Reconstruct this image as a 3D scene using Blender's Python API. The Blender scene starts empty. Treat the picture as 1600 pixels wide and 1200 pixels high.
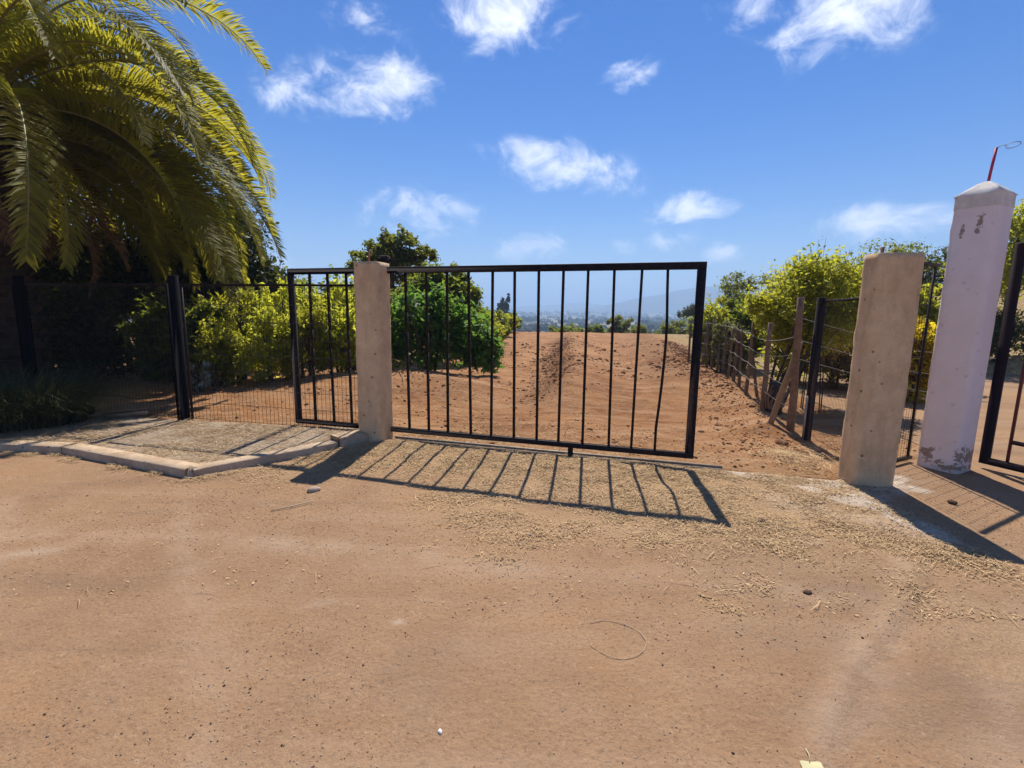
import bpy, bmesh, math
import numpy as np
from mathutils import Matrix, Vector

S = bpy.context.scene
C = S.collection
R = math.radians
PI = math.pi

# ------------------------------------------------------------------ camera
cam_d = bpy.data.cameras.new('camera')
cam = bpy.data.objects.new('camera', cam_d)
C.objects.link(cam)
cam_d.sensor_fit = 'HORIZONTAL'
cam_d.sensor_width = 36.0
cam_d.lens = 36.0 * 745.0 / 1600.0
cam_d.clip_start = 0.05
cam_d.clip_end = 20000
cam.matrix_world = (Matrix.Translation((0, 0, 1.5)) @ Matrix.Rotation(PI / 2 - math.atan(113 / 745.0), 4, 'X')
                    @ Matrix.Rotation(R(0.9), 4, 'Z'))
S.camera = cam

# ------------------------------------------------------------------ sky, sun, exposure
SUN_AZ, SUN_EL = R(8.5), R(56.5)          # azimuth to the right of +Y
w = bpy.data.worlds.new('World')
S.world = w
w.use_nodes = True
nt = w.node_tree
nt.nodes.clear()


def N(tree, kind, **kw):
    n = tree.nodes.new(kind)
    for k, v in kw.items():
        setattr(n, k, v)
    return n


out = N(nt, 'ShaderNodeOutputWorld')
bg = N(nt, 'ShaderNodeBackground')
bg.inputs['Strength'].default_value = 0.075
nt.links.new(bg.outputs[0], out.inputs['Surface'])
sky = N(nt, 'ShaderNodeTexSky', sky_type='NISHITA', sun_disc=False)
sky.sun_elevation = SUN_EL
sky.sun_rotation = SUN_AZ
sky.altitude = 200
sky.air_density = 1.0
sky.dust_density = 0.1
sky.ozone_density = 2.6
hs = N(nt, 'ShaderNodeHueSaturation')
hs.inputs['Saturation'].default_value = 1.52
hs.inputs['Hue'].default_value = 0.515
hs.inputs['Value'].default_value = 0.95
nt.links.new(sky.outputs[0], hs.inputs['Color'])
geo = N(nt, 'ShaderNodeTexCoord')


def wmath(op, a, b=None, c=None, clamp=False):
    n = N(nt, 'ShaderNodeMath', operation=op, use_clamp=clamp)
    for i, v in enumerate((a, b, c)):
        if v is None:
            continue
        if isinstance(v, (int, float)):
            n.inputs[i].default_value = v
        else:
            nt.links.new(v, n.inputs[i])
    return n.outputs[0]


def wdot(vec):
    n = N(nt, 'ShaderNodeVectorMath', operation='DOT_PRODUCT')
    nt.links.new(geo.outputs['Generated'], n.inputs[0])
    n.inputs[1].default_value = vec
    return n.outputs['Value']


# clouds: direction, angular half width, half height, tilt (deg), weight
CLOUDS = [((-.241, .892, .382), .105, .050, 8, 1.0), ((-.382, .85, .362), .055, .036, -15, .80),
          ((-.009, .878, .490), .115, .052, 5, 1.0), ((.480, .766, .445), .105, .060, 0, 1.0),
          ((.195, .892, .408), .046, .022, 15, .85), ((.098, .958, .269), .150, .038, -12, 1.0),
          ((.322, .926, .196), .090, .024, 3, .90), ((-.173, .966, .190), .115, .042, 2, .95),
          ((.576, .804, .149), .135, .026, -3, .88), ((.28, .951, .135), .078, .022, 0, .90),
          ((.028, .992, .127), .085, .026, 4, .80), ((.394, .912, .112), .050, .022, 0, .80),
          ((-.438, .896, .071), .085, .045, 0, .55), ((.36, .81, .46), .060, .040, 20, .45),
          ((-.25, .85, .47), .060, .030, 0, .35)]
field = None
for d, hw, hh, tilt, wt in CLOUDS:
    c = Vector(d).normalized()
    r = c.cross(Vector((0, 0, 1))).normalized()
    u = r.cross(c).normalized()
    t = R(tilt)
    r2 = r * math.cos(t) + u * math.sin(t)
    u2 = u * math.cos(t) - r * math.sin(t)
    a = wdot(r2 / (hw * 1.2))
    b = wdot(u2 / (hh * 1.4))
    q = wmath('MULTIPLY_ADD', b, b, wmath('MULTIPLY', a, a))
    e = wmath('MULTIPLY', wmath('MAXIMUM', wmath('SUBTRACT', 1.0, wmath('SQRT', q)), -1.0), wt)
    field = e if field is None else wmath('MAXIMUM', field, e)
# the sky behind the viewer carries similar scattered clouds
mpb = N(nt, 'ShaderNodeMapping')
mpb.inputs['Scale'].default_value = (3.2, 3.2, 7.0)
nt.links.new(geo.outputs['Generated'], mpb.inputs[0])
nb = N(nt, 'ShaderNodeTexNoise')
nb.inputs['Scale'].default_value = 1.0
nb.inputs['Detail'].default_value = 1.0
nt.links.new(mpb.outputs[0], nb.inputs['Vector'])
back = wmath('MULTIPLY_ADD', nb.outputs[0], 5.0, -3.1)
front = wdot((0, 1, 0))
back = wmath('SUBTRACT', back, wmath('MULTIPLY', wmath('ADD', front, 0.15, clamp=True), 12.0))
field = wmath('MAXIMUM', field, wmath('MINIMUM', back, 0.9))
mp = N(nt, 'ShaderNodeMapping')
mp.inputs['Scale'].default_value = (12, 12, 18)
mp.inputs['Rotation'].default_value = (0.0, R(10), 0.0)
nt.links.new(geo.outputs['Generated'], mp.inputs[0])
n1 = N(nt, 'ShaderNodeTexNoise')
n1.inputs['Scale'].default_value = 1.0
n1.inputs['Detail'].default_value = 8
n1.inputs['Roughness'].default_value = 0.64
n1.inputs['Distortion'].default_value = 0.45
nt.links.new(mp.outputs[0], n1.inputs['Vector'])
wisp = wmath('MULTIPLY_ADD', n1.outputs[0], 3.2, -1.62)
dens = wmath('ADD', wmath('MULTIPLY', field, 1.05), wisp)
dens = wmath('MULTIPLY', dens, wmath('MULTIPLY_ADD', field, 2.4, 0.55, clamp=True))
ramp = N(nt, 'ShaderNodeMapRange', interpolation_type='SMOOTHSTEP')
ramp.inputs['From Min'].default_value = 0.0
ramp.inputs['From Max'].default_value = 1.35
ramp.inputs['To Max'].default_value = 0.92
nt.links.new(dens, ramp.inputs['Value'])
mixc = N(nt, 'ShaderNodeMix', data_type='RGBA')
mixc.inputs['B'].default_value = (11.5, 11.7, 12.6, 1)
nt.links.new(hs.outputs[0], mixc.inputs['A'])
nt.links.new(ramp.outputs[0], mixc.inputs['Factor'])
nt.links.new(mixc.outputs['Result'], bg.inputs['Color'])
w.cycles.sampling_method = 'MANUAL'
w.cycles.sample_map_resolution = 512

sd = bpy.data.lights.new('sun', 'SUN')
sd.energy = 4.2
sd.angle = R(0.53)
sd.color = (1.0, 0.95, 0.86)
sun = bpy.data.objects.new('sun', sd)
C.objects.link(sun)
to_sun = Vector((math.sin(SUN_AZ) * math.cos(SUN_EL), math.cos(SUN_AZ) * math.cos(SUN_EL), math.sin(SUN_EL)))
sun.rotation_euler = to_sun.to_track_quat('Z', 'Y').to_euler()
sun.location = (0, 0, 30)

S.view_settings.view_transform = 'Standard'
S.view_settings.look = 'None'
S.view_settings.gamma = 1
S.view_settings.exposure = 0.68
S.view_settings.use_curve_mapping = False
S.cycles.max_bounces = 9
S.cycles.diffuse_bounces = 5
S.cycles.transmission_bounces = 8
S.cycles.transparent_max_bounces = 8
S.cycles.volume_bounces = 1
S.cycles.sample_clamp_indirect = 4.0
S.cycles.use_denoising = True

# ------------------------------------------------------------------ helpers
rng = np.random.default_rng(7)


def mesh_data(name, v, f, mat=None, tint=None, smooth=False, attrs=None):
    """f: int array (M,k) or list of such arrays"""
    me = bpy.data.meshes.new(name)
    v = np.asarray(v, dtype=np.float32)
    fl = f if isinstance(f, list) else [f]
    fl = [np.asarray(x, dtype=np.int32) for x in fl if len(x)]
    me.vertices.add(len(v))
    me.vertices.foreach_set('co', v.ravel())
    loops = np.concatenate([x.ravel() for x in fl])
    sizes = np.concatenate([np.full(len(x), x.shape[1], np.int32) for x in fl])
    me.loops.add(len(loops))
    me.loops.foreach_set('vertex_index', loops)
    me.polygons.add(len(sizes))
    me.polygons.foreach_set('loop_start', np.concatenate(([0], np.cumsum(sizes)[:-1])).astype(np.int32))
    me.polygons.foreach_set('loop_total', sizes)
    if smooth:
        me.polygons.foreach_set('use_smooth', np.ones(len(sizes), bool))
    me.update(calc_edges=True)
    at = dict(attrs or {})
    if tint is not None:
        at['tint'] = tint
    for k, a in at.items():
        x = me.attributes.new(k, 'FLOAT', 'POINT')
        x.data.foreach_set('value', np.asarray(a, dtype=np.float32))
    if mat:
        me.materials.append(mat)
    return me


def link(name, me, parent=None, loc=None):
    o = bpy.data.objects.new(name, me)
    C.objects.link(o)
    if parent is not None:
        o.parent = parent
    if loc is not None:
        o.location = loc
    return o


def tag(o, label, cat, group=None, kind=None):
    o['label'] = label
    o['category'] = cat
    if group:
        o['group'] = group
    o['kind'] = kind or 'thing'
    return o


def struct(o):
    o['kind'] = 'structure'
    return o


def stuff(o):
    o['kind'] = 'stuff'
    return o


def empty(name, loc=(0, 0, 0), rz=0):
    o = bpy.data.objects.new(name, None)
    C.objects.link(o)
    o.location = loc
    o.rotation_euler = (0, 0, rz)
    o.empty_display_size = 0.2
    return o


class MB:
    """collects geometry for one mesh"""

    def __init__(s):
        s.v = []
        s.f = {3: [], 4: []}
        s.n = 0
        s.t = []

    def add(s, v, f, tint=0.5):
        v = np.asarray(v, float)
        s.v.append(v)
        for x in (f if isinstance(f, list) and isinstance(f[0], np.ndarray) else [f]):
            x = np.asarray(x, int)
            if len(x):
                s.f[x.shape[1]].append(x + s.n)
        s.t.append(np.full(len(v), tint) if np.isscalar(tint) else np.asarray(tint))
        s.n += len(v)

    def box(s, p0, p1, tint=0.5, bev=0.0):
        x0, y0, z0 = p0
        x1, y1, z1 = p1
        if bev <= 0:
            v = [(x, y, z) for z in (z0, z1) for y in (y0, y1) for x in (x0, x1)]
            f = [(0, 2, 3, 1), (4, 5, 7, 6), (0, 1, 5, 4), (2, 6, 7, 3), (0, 4, 6, 2), (1, 3, 7, 5)]
            s.add(v, f, tint)
            return
        # rounded box: 24 verts
        v = []
        idx = {}
        for ix, x in enumerate((x0, x1)):
            for iy, y in enumerate((y0, y1)):
                for iz, z in enumerate((z0, z1)):
                    sx, sy, sz = (1 - 2 * ix), (1 - 2 * iy), (1 - 2 * iz)
                    for ax in range(3):
                        q = [x + sx * bev, y + sy * bev, z + sz * bev]
                        q[ax] = (x, y, z)[ax]
                        idx[(ix, iy, iz, ax)] = len(v)
                        v.append(q)
        q4, q3 = [], []
        for ax in range(3):
            o = [a for a in range(3) if a != ax]
            for sd_ in (0, 1):
                ring = []
                for a, b in ((0, 0), (1, 0), (1, 1), (0, 1)):
                    k = [0, 0, 0]
                    k[ax] = sd_
                    k[o[0]] = a
                    k[o[1]] = b
                    ring.append(idx[(k[0], k[1], k[2], ax)])
                q4.append(ring)
        for ax in range(3):       # edges along ax
            o = [a for a in range(3) if a != ax]
            for a in (0, 1):
                for b in (0, 1):
                    def key(e, face):
                        k = [0, 0, 0]
                        k[ax] = e
                        k[o[0]] = a
                        k[o[1]] = b
                        return idx[(k[0], k[1], k[2], face)]
                    q4.append([key(0, o[0]), key(1, o[0]), key(1, o[1]), key(0, o[1])])
        for ix in (0, 1):
            for iy in (0, 1):
                for iz in (0, 1):
                    q3.append([idx[(ix, iy, iz, a)] for a in range(3)])
        s.add(v, [np.array(q4), np.array(q3)], tint)

    def bar(s, a, b, wx, wz, tint=0.5, up=(0, 0, 1)):
        """rectangular bar from a to b; wx across, wz along 'up'"""
        a = np.asarray(a, float)
        b = np.asarray(b, float)
        d = b - a
        d /= np.linalg.norm(d)
        up = np.asarray(up, float)
        if abs(d @ up) > .98:
            up = np.array([0, 1.0, 0])
        sx = np.cross(d, up)
        sx /= np.linalg.norm(sx)
        uz = np.cross(sx, d)
        v = []
        for p in (a, b):
            for i, j in ((-1, -1), (1, -1), (1, 1), (-1, 1)):
                v.append(p + sx * i * wx / 2 + uz * j * wz / 2)
        f = [(3, 2, 1, 0), (4, 5, 6, 7), (0, 1, 5, 4), (1, 2, 6, 5), (2, 3, 7, 6), (3, 0, 4, 7)]
        s.add(v, f, tint)

    def tube(s, pts, rad, sides=6, tint=0.5, cap=True):
        pts = np.asarray(pts, float)
        n = len(pts)
        rad = np.full(n, rad) if np.isscalar(rad) else np.asarray(rad, float)
        d = np.gradient(pts, axis=0)
        d /= np.linalg.norm(d, axis=1)[:, None] + 1e-9
        ref = np.array([0, 0, 1.0]) if abs(d[0][2]) < .9 else np.array([1.0, 0, 0])
        v = []
        for i in range(n):
            a = np.cross(d[i], ref)
            a /= np.linalg.norm(a) + 1e-9
            b = np.cross(a, d[i])
            ref = b if abs(np.dot(b, ref)) > 0.2 else ref
            ang = np.arange(sides) * 2 * PI / sides
            v.append(pts[i] + rad[i] * (np.cos(ang)[:, None] * a + np.sin(ang)[:, None] * b))
        v = np.concatenate(v)
        i = np.arange(n - 1)[:, None] * sides
        j = np.arange(sides)[None, :]
        j2 = (j + 1) % sides
        f = np.stack([i + j, i + j2, i + sides + j2, i + sides + j], -1).reshape(-1, 4)
        fs = [f]
        if cap:
            v = np.concatenate([v, pts[:1], pts[-1:]])
            k = n * sides
            jj = np.arange(sides)
            fs.append(np.concatenate([np.stack([np.full(sides, k), (jj + 1) % sides, jj], -1),
                                      np.stack([np.full(sides, k + 1), (n - 1) * sides + jj, (n - 1) * sides + (jj + 1) % sides], -1)]))
        s.add(v, fs, tint)

    def data(s, name, mat, smooth=False):
        f = [np.concatenate(s.f[k]) for k in (3, 4) if s.f[k]]
        return mesh_data(name, np.concatenate(s.v), f, mat, np.concatenate(s.t), smooth)

    def build(s, name, mat, parent=None, smooth=False, loc=None):
        return link(name, s.data(name, mat, smooth), parent, loc)


def vnoise(x, y, seed=0):
    """2-D value noise in 0..1"""
    xi = np.floor(x).astype(np.int64)
    yi = np.floor(y).astype(np.int64)
    fx = x - xi
    fy = y - yi
    fx = fx * fx * (3 - 2 * fx)
    fy = fy * fy * (3 - 2 * fy)

    def h(a, b):
        n = (a * 374761393 + b * 668265263 + seed * 974634777) & 0x7fffffff
        n = ((n ^ (n >> 13)) * 1274126177) & 0x7fffffff
        n = (n ^ (n >> 16)) & 0xffff
        return n / 65535.0
    return ((h(xi, yi) * (1 - fx) + h(xi + 1, yi) * fx) * (1 - fy)
            + (h(xi, yi + 1) * (1 - fx) + h(xi + 1, yi + 1) * fx) * fy)


def fbm(x, y, octv=4, seed=0, rough=.5):
    s_ = 0
    a = 1.0
    t = 0
    for i in range(octv):
        s_ = s_ + a * vnoise(x * 2 ** i + 17.3 * i, y * 2 ** i - 9.1 * i, seed + i)
        t += a
        a *= rough
    return s_ / t


def sstep(a, b, x):
    t = np.clip((x - a) / (b - a), 0, 1)
    return t * t * (3 - 2 * t)


# ------------------------------------------------------------------ materials
def new_mat(name):
    m = bpy.data.materials.new(name)
    m.use_nodes = True
    t = m.node_tree
    b = t.nodes['Principled BSDF']
    return m, t, b


def tnoise(t, scale, detail=5, rough=.55, vec=None, dist=0.0):
    n = N(t, 'ShaderNodeTexNoise')
    n.inputs['Scale'].default_value = scale
    n.inputs['Detail'].default_value = detail
    n.inputs['Roughness'].default_value = rough
    n.inputs['Distortion'].default_value = dist
    if vec is not None:
        t.links.new(vec, n.inputs['Vector'])
    return n.outputs[0]


def tmath(t, op, a, b=None, c=None, clamp=False):
    n = N(t, 'ShaderNodeMath', operation=op, use_clamp=clamp)
    for i, v in enumerate((a, b, c)):
        if v is None:
            continue
        if isinstance(v, (int, float)):
            n.inputs[i].default_value = v
        else:
            t.links.new(v, n.inputs[i])
    return n.outputs[0]


def trange(t, v, a, b, c=0.0, d=1.0):
    n = N(t, 'ShaderNodeMapRange')
    t.links.new(v, n.inputs['Value'])
    for k, x in (('From Min', a), ('From Max', b), ('To Min', c), ('To Max', d)):
        n.inputs[k].default_value = x
    return n.outputs[0]


def tmix(t, fac, a, b):
    n = N(t, 'ShaderNodeMix', data_type='RGBA')
    for k, v in (('Factor', fac), ('A', a), ('B', b)):
        if isinstance(v, (int, float)):
            n.inputs[k].default_value = v
        elif isinstance(v, tuple):
            n.inputs[k].default_value = v if len(v) == 4 else v + (1,)
        else:
            t.links.new(v, n.inputs[k])
    return n.outputs['Result']


def tbump(t, b, h, strength=.5, dist=.01):
    n = N(t, 'ShaderNodeBump')
    n.inputs['Strength'].default_value = strength
    n.inputs['Distance'].default_value = dist
    t.links.new(h, n.inputs['Height'])
    t.links.new(n.outputs[0], b.inputs['Normal'])


def tpos(t):
    return N(t, 'ShaderNodeNewGeometry').outputs['Position']


def tobj(t):
    return N(t, 'ShaderNodeTexCoord').outputs['Object']


def tattr(t, name):
    return N(t, 'ShaderNodeAttribute', attribute_name=name).outputs['Fac']


def simple(name, col, rough=.7, var=.25, scale=8.0, bump=.2, bdist=.004, metallic=0.0, spec=.3, col2=None):
    m, t, b = new_mat(name)
    n = tnoise(t, scale, 6, .6, tobj(t))
    c2 = col2 or tuple(x * (1 - var) for x in col)
    t.links.new(tmix(t, trange(t, n, .32, .68), c2, col), b.inputs['Base Color'])
    b.inputs['Roughness'].default_value = rough
    b.inputs['Metallic'].default_value = metallic
    b.inputs['Specular IOR Level'].default_value = spec
    if bump:
        tbump(t, b, tnoise(t, scale * 6, 5, .6, tobj(t)), bump, bdist)
    return m


def leaf_mat(name, dark, light, trans=.45, tcol=None, rough=.5, spec=.25):
    m, t, b = new_mat(name)
    a = tattr(t, 'tint')
    col = tmix(t, a, dark, light)
    t.links.new(col, b.inputs['Base Color'])
    b.inputs['Roughness'].default_value = rough
    b.inputs['Specular IOR Level'].default_value = spec
    tr = N(t, 'ShaderNodeBsdfTranslucent')
    tc = tcol or (min(light[0] * 1.7, 1), min(light[1] * 1.5, 1), light[2] * .7)
    t.links.new(tmix(t, a, tuple(x * .5 for x in tc), tc), tr.inputs['Color'])
    mx = N(t, 'ShaderNodeMixShader')
    mx.inputs[0].default_value = trans
    t.links.new(b.outputs[0], mx.inputs[1])
    t.links.new(tr.outputs[0], mx.inputs[2])
    t.links.new(mx.outputs[0], t.nodes['Material Output'].inputs['Surface'])
    return m


def road_mat():
    m, t, b = new_mat('dusty_road')
    p = tpos(t)
    big = tnoise(t, .55, 4, .55, p, .4)
    mid = tnoise(t, 3.5, 6, .6, p)
    fine = tnoise(t, 55, 5, .7, p)
    col = tmix(t, trange(t, big, .35, .66), (.285, .166, .090), (.385, .218, .112))
    col = tmix(t, trange(t, mid, .40, .72, 0, .6), col, (.385, .245, .142))
    col = tmix(t, trange(t, fine, .50, .74, 0, .6), col, (.150, .090, .053))
    mpw = N(t, 'ShaderNodeMapping')
    mpw.inputs['Rotation'].default_value = (0, 0, R(-24))
    mpw.inputs['Scale'].default_value = (.35, 2.6, 1)
    t.links.new(p, mpw.inputs[0])
    band = tnoise(t, 1.0, 3, .5, mpw.outputs[0], .3)
    col = tmix(t, trange(t, band, .54, .70, 0, .45), col, (.41, .275, .175))
    col = tmix(t, trange(t, band, .46, .32, 0, .40), col, (.20, .128, .080))
    vg = N(t, 'ShaderNodeTexVoronoi')
    vg.inputs['Scale'].default_value = 42
    t.links.new(p, vg.inputs['Vector'])
    grit = tmath(t, 'MULTIPLY', trange(t, vg.outputs['Distance'], .12, .26, 1, 0), trange(t, tnoise(t, 2.6, 5, .7, p), .46, .62))
    col = tmix(t, tmath(t, 'MULTIPLY', grit, .85), col, (.095, .058, .036))
    col = tmix(t, trange(t, tnoise(t, 30, 3, .75, p), .56, .70, 0, .55), col, (.185, .115, .070))
    col = tmix(t, trange(t, tnoise(t, 33, 3, .75, p), .58, .72, 0, .55), col, (.47, .33, .215))
    col = tmix(t, tmath(t, 'MULTIPLY', tattr(t, 'track'), trange(t, tnoise(t, 6, 6, .7, p), .30, .60)), col, (.43, .295, .195))
    col = tmix(t, trange(t, tnoise(t, 140, 3, .6, p), .60, .75, 0, .6), col, (.46, .33, .22))
    # worn asphalt showing through away from the gate (own patches)
    wear = trange(t, tnoise(t, 1.1, 5, .62, p, .6), .44, .70, 0, .42)
    col = tmix(t, tmath(t, 'MULTIPLY', wear, tattr(t, 'worn')), col, (.205, .140, .096))
    # wood chip and straw dust in front of the gate
    chips = tmath(t, 'MULTIPLY', tattr(t, 'straw'), trange(t, tnoise(t, 9, 6, .7, p), .30, .58))
    chipcol = tmix(t, trange(t, tnoise(t, 70, 4, .7, p), .38, .62), (.19, .108, .052), (.56, .375, .190))
    col = tmix(t, tmath(t, 'MULTIPLY', chips, .95), col, chipcol)
    # broken concrete skim round the pillar foot, half hidden by dust
    con = tmix(t, trange(t, tnoise(t, 12, 6, .68, p), .35, .65), (.36, .27, .19), (.62, .52, .41))
    col = tmix(t, tmath(t, 'MULTIPLY', tattr(t, 'pale'), trange(t, tnoise(t, 5, 6, .65, p), .30, .52, .35, .95)), col, con)
    # pale scuffs
    col = tmix(t, tattr(t, 'scuff'), col, (.55, .44, .33))
    t.links.new(col, b.inputs['Base Color'])
    b.inputs['Roughness'].default_value = .95
    b.inputs['Specular IOR Level'].default_value = .12
    h = tmath(t, 'ADD', tmath(t, 'MULTIPLY', fine, .5), tmath(t, 'MULTIPLY', tnoise(t, 18, 6, .7, p), .8))
    tbump(t, b, h, .9, .016)
    return m


def ground_mat():
    m, t, b = new_mat('soil_ground')
    p = tpos(t)
    n1_ = tnoise(t, .9, 6, .6, p, .5)
    n2_ = tnoise(t, 7, 7, .65, p, .3)
    n3_ = tnoise(t, 38, 5, .7, p)
    col = tmix(t, trange(t, n1_, .34, .66), (.275, .120, .048), (.445, .222, .097))
    col = tmix(t, trange(t, n2_, .46, .72, 0, .75), col, (.42, .245, .135))
    col = tmix(t, trange(t, n3_, .52, .74, 0, .6), col, (.120, .064, .034))
    mps = N(t, 'ShaderNodeMapping')
    mps.inputs['Rotation'].default_value = (0, 0, R(9))
    mps.inputs['Scale'].default_value = (.45, 3.0, 1)
    t.links.new(p, mps.inputs[0])
    sk = tnoise(t, 1.3, 7, .68, mps.outputs[0], .6)
    col = tmix(t, trange(t, sk, .50, .64, 0, .75), col, (.48, .285, .155))
    col = tmix(t, trange(t, sk, .46, .34, 0, .6), col, (.17, .082, .040))
    # fresh dug darker earth plus the spoil row's shaded side put into the colour
    col = tmix(t, tmath(t, 'MULTIPLY', tattr(t, 'dug'), .65), col,
               tmix(t, trange(t, n2_, .35, .65), (.105, .052, .028), (.20, .106, .057)))
    # litter of straw at the strip along the gate
    col = tmix(t, tmath(t, 'MULTIPLY', tattr(t, 'litter'), trange(t, tnoise(t, 26, 6, .7, p), .48, .62)), col, (.43, .32, .17))
    # dry grass slopes
    dry = tmix(t, trange(t, n2_, .35, .7), (.24, .16, .075), (.46, .34, .17))
    col = tmix(t, tattr(t, 'dry'), col, dry)
    # valley: scrub and pale fields
    mp_ = N(t, 'ShaderNodeMapping')
    mp_.inputs['Scale'].default_value = (.004, .011, 1)
    t.links.new(p, mp_.inputs[0])
    vn = tnoise(t, 1.0, 6, .65, mp_.outputs[0], .4)
    val = tmix(t, trange(t, vn, .44, .57), (.050, .058, .032), (.33, .265, .165))
    col = tmix(t, tattr(t, 'far'), col, val)
    t.links.new(col, b.inputs['Base Color'])
    b.inputs['Roughness'].default_value = .97
    b.inputs['Specular IOR Level'].default_value = .08
    h = tmath(t, 'ADD', tmath(t, 'MULTIPLY', n3_, .5), n2_)
    tbump(t, b, h, 1.0, .05)
    return m


def concrete_mat(name, ca, cb, dark, stripes=True, paint=None):
    m, t, b = new_mat(name)
    o = tobj(t)
    mp_ = N(t, 'ShaderNodeMapping')
    mp_.inputs['Scale'].default_value = (7, 7, 2.2)
    t.links.new(o, mp_.inputs[0])
    st = tnoise(t, 1.6, 5, .6, mp_.outputs[0])
    bl = tnoise(t, 4.2, 6, .62, o, .3)
    fi = tnoise(t, 60, 5, .65, o)
    col = tmix(t, trange(t, bl, .34, .66), ca, cb)
    if stripes:
        col = tmix(t, trange(t, st, .46, .70, 0, .38), col, tuple(x * .60 for x in ca))
    col = tmix(t, trange(t, tnoise(t, 14, 5, .7, o, .8), .55, .68, 0, .55), col, tuple(min(x * 1.12, .8) for x in cb))
    vo = N(t, 'ShaderNodeTexVoronoi')
    vo.inputs['Scale'].default_value = 11
    vo.inputs['Randomness'].default_value = 1
    t.links.new(o, vo.inputs['Vector'])
    pit = tmath(t, 'MULTIPLY', trange(t, vo.outputs['Distance'], .09, .17, 1, 0),
                trange(t, tnoise(t, 7, 2, .5, o), .50, .54))
    col = tmix(t, tmath(t, 'MULTIPLY', pit, .8), col, dark)
    col = tmix(t, trange(t, fi, .55, .8, 0, .35), col, dark)
    if paint:
        col = paint(t, o, col)
    t.links.new(col, b.inputs['Base Color'])
    b.inputs['Roughness'].default_value = .9
    b.inputs['Specular IOR Level'].default_value = .2
    h = tmath(t, 'SUBTRACT', tmath(t, 'ADD', tmath(t, 'MULTIPLY', bl, 1.0), tmath(t, 'MULTIPLY', fi, .35)), tmath(t, 'MULTIPLY', pit, .8))
    tbump(t, b, h, .7, .016)
    return m


def white_paint(t, o, col):
    white = tmix(t, trange(t, tnoise(t, 3, 5, .6, o), .3, .7), (.80, .70, .665), (.90, .80, .76))
    sx = N(t, 'ShaderNodeSeparateXYZ')
    t.links.new(o, sx.inputs[0])
    edge = tnoise(t, 10, 6, .65, o, .3)

    def blob(cx, cz, rx, rz, amp=.9):
        a = tmath(t, 'MULTIPLY', tmath(t, 'SUBTRACT', sx.outputs['X'], cx), 1 / rx)
        c = tmath(t, 'MULTIPLY', tmath(t, 'SUBTRACT', sx.outputs['Z'], cz), 1 / rz)
        q = tmath(t, 'SQRT', tmath(t, 'MULTIPLY_ADD', a, a, tmath(t, 'MULTIPLY', c, c)))
        q = tmath(t, 'ADD', q, tmath(t, 'MULTIPLY', tmath(t, 'SUBTRACT', edge, .5), 3.0))
        return trange(t, tmath(t, 'ADD', q, trange(t, tnoise(t, 38, 4, .7, o), .40, .60, -.25, .45)), .80, 1.0, amp, 0)
    f = blob(-.10, .15, .10, .07)
    for a in ((.02, .09, .05, .03), (.16, .16, .035, .10), (-.07, 2.30, .020, .06), (.050, 2.40, .030, .07), (.035, 2.31, .018, .03),
              (.12, .05, .12, .035)):
        f = tmath(t, 'MAXIMUM', f, blob(*a))
    chips = trange(t, tnoise(t, 26, 4, .6, o), .70, .73, 0, .7)
    f = tmath(t, 'MAXIMUM', f, chips)
    col2 = tmix(t, f, white, (.30, .21, .15))
    dirt = trange(t, sx.outputs['Z'], .0, .14, .55, 0)
    return tmix(t, tmath(t, 'MULTIPLY', dirt, trange(t, edge, .3, .6)), col2, (.36, .27, .20))


def dusty(t, o, col):
    d = trange(t, tnoise(t, 4.5, 7, .68, o, .4), .42, .66, 0, .75)
    return tmix(t, d, col, (.345, .225, .140))


M = {}
M['road'] = road_mat()
M['ground'] = ground_mat()
M['concrete'] = concrete_mat('cast_concrete', (.60, .405, .225), (.76, .54, .315), (.17, .10, .055))
M['kerb'] = concrete_mat('kerb_concrete', (.48, .345, .220), (.58, .43, .285), (.22, .155, .10), stripes=False, paint=dusty)
M['slab'] = concrete_mat('poured_concrete', (.40, .33, .26), (.54, .46, .37), (.24, .18, .13), stripes=False)
M['apron'] = concrete_mat('dusty_poured_concrete', (.40, .33, .26), (.56, .48, .39), (.24, .18, .13), stripes=False, paint=dusty)
M['white'] = concrete_mat('white_painted_plaster', (.5, .46, .44), (.6, .56, .54), (.3, .25, .22), stripes=False, paint=white_paint)
M['cap'] = simple('limewashed_cap', (.80, .73, .64), .9, .25, 9, .5, .006)
M['black'] = simple('black_gate_paint', (.010, .006, .008), .6, .3, 30, .12, .001, spec=.16, col2=(.030, .017, .012))
M['maroon'] = simple('dark_maroon_paint', (.018, .006, .009), .6, .3, 25, .12, .001, spec=.16)
M['redbar'] = simple('red_bar_paint', (.13, .028, .032), .5, .3, 25, .1, .001, spec=.4)  # lighter and redder than the swing gate's frame
M['navy'] = simple('dark_blue_paint', (.006, .006, .009), .75, .3, 25, .1, .001, spec=.05)
M['wire'] = simple('dark_wire', (.030, .026, .024), .5, .3, 40, 0)
M['steel'] = simple('worn_steel', (.36, .28, .20), .6, .4, 18, .1, .001, metallic=.35)
M['rust'] = simple('rusty_rebar', (.40, .15, .08), .85, .4, 40, .4, .002)
M['redrod'] = simple('red_rod_paint', (.52, .04, .10), .5, .2, 20, 0)
M['grwire'] = simple('grey_wire', (.25, .27, .33), .5, .2, 20, 0)
M['wood'] = simple('weathered_post_wood', (.27, .17, .105), .9, .45, 14, .6, .006)
M['wood_grey'] = simple('grey_fence_wood', (.20, .14, .10), .9, .45, 14, .6, .006)
M['wood_pale'] = simple('pale_split_wood', (.40, .27, .16), .9, .35, 14, .6, .006)
M['galv'] = simple('galvanised_wire', (.42, .38, .33), .5, .2, 30, 0, metallic=.3)
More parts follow.
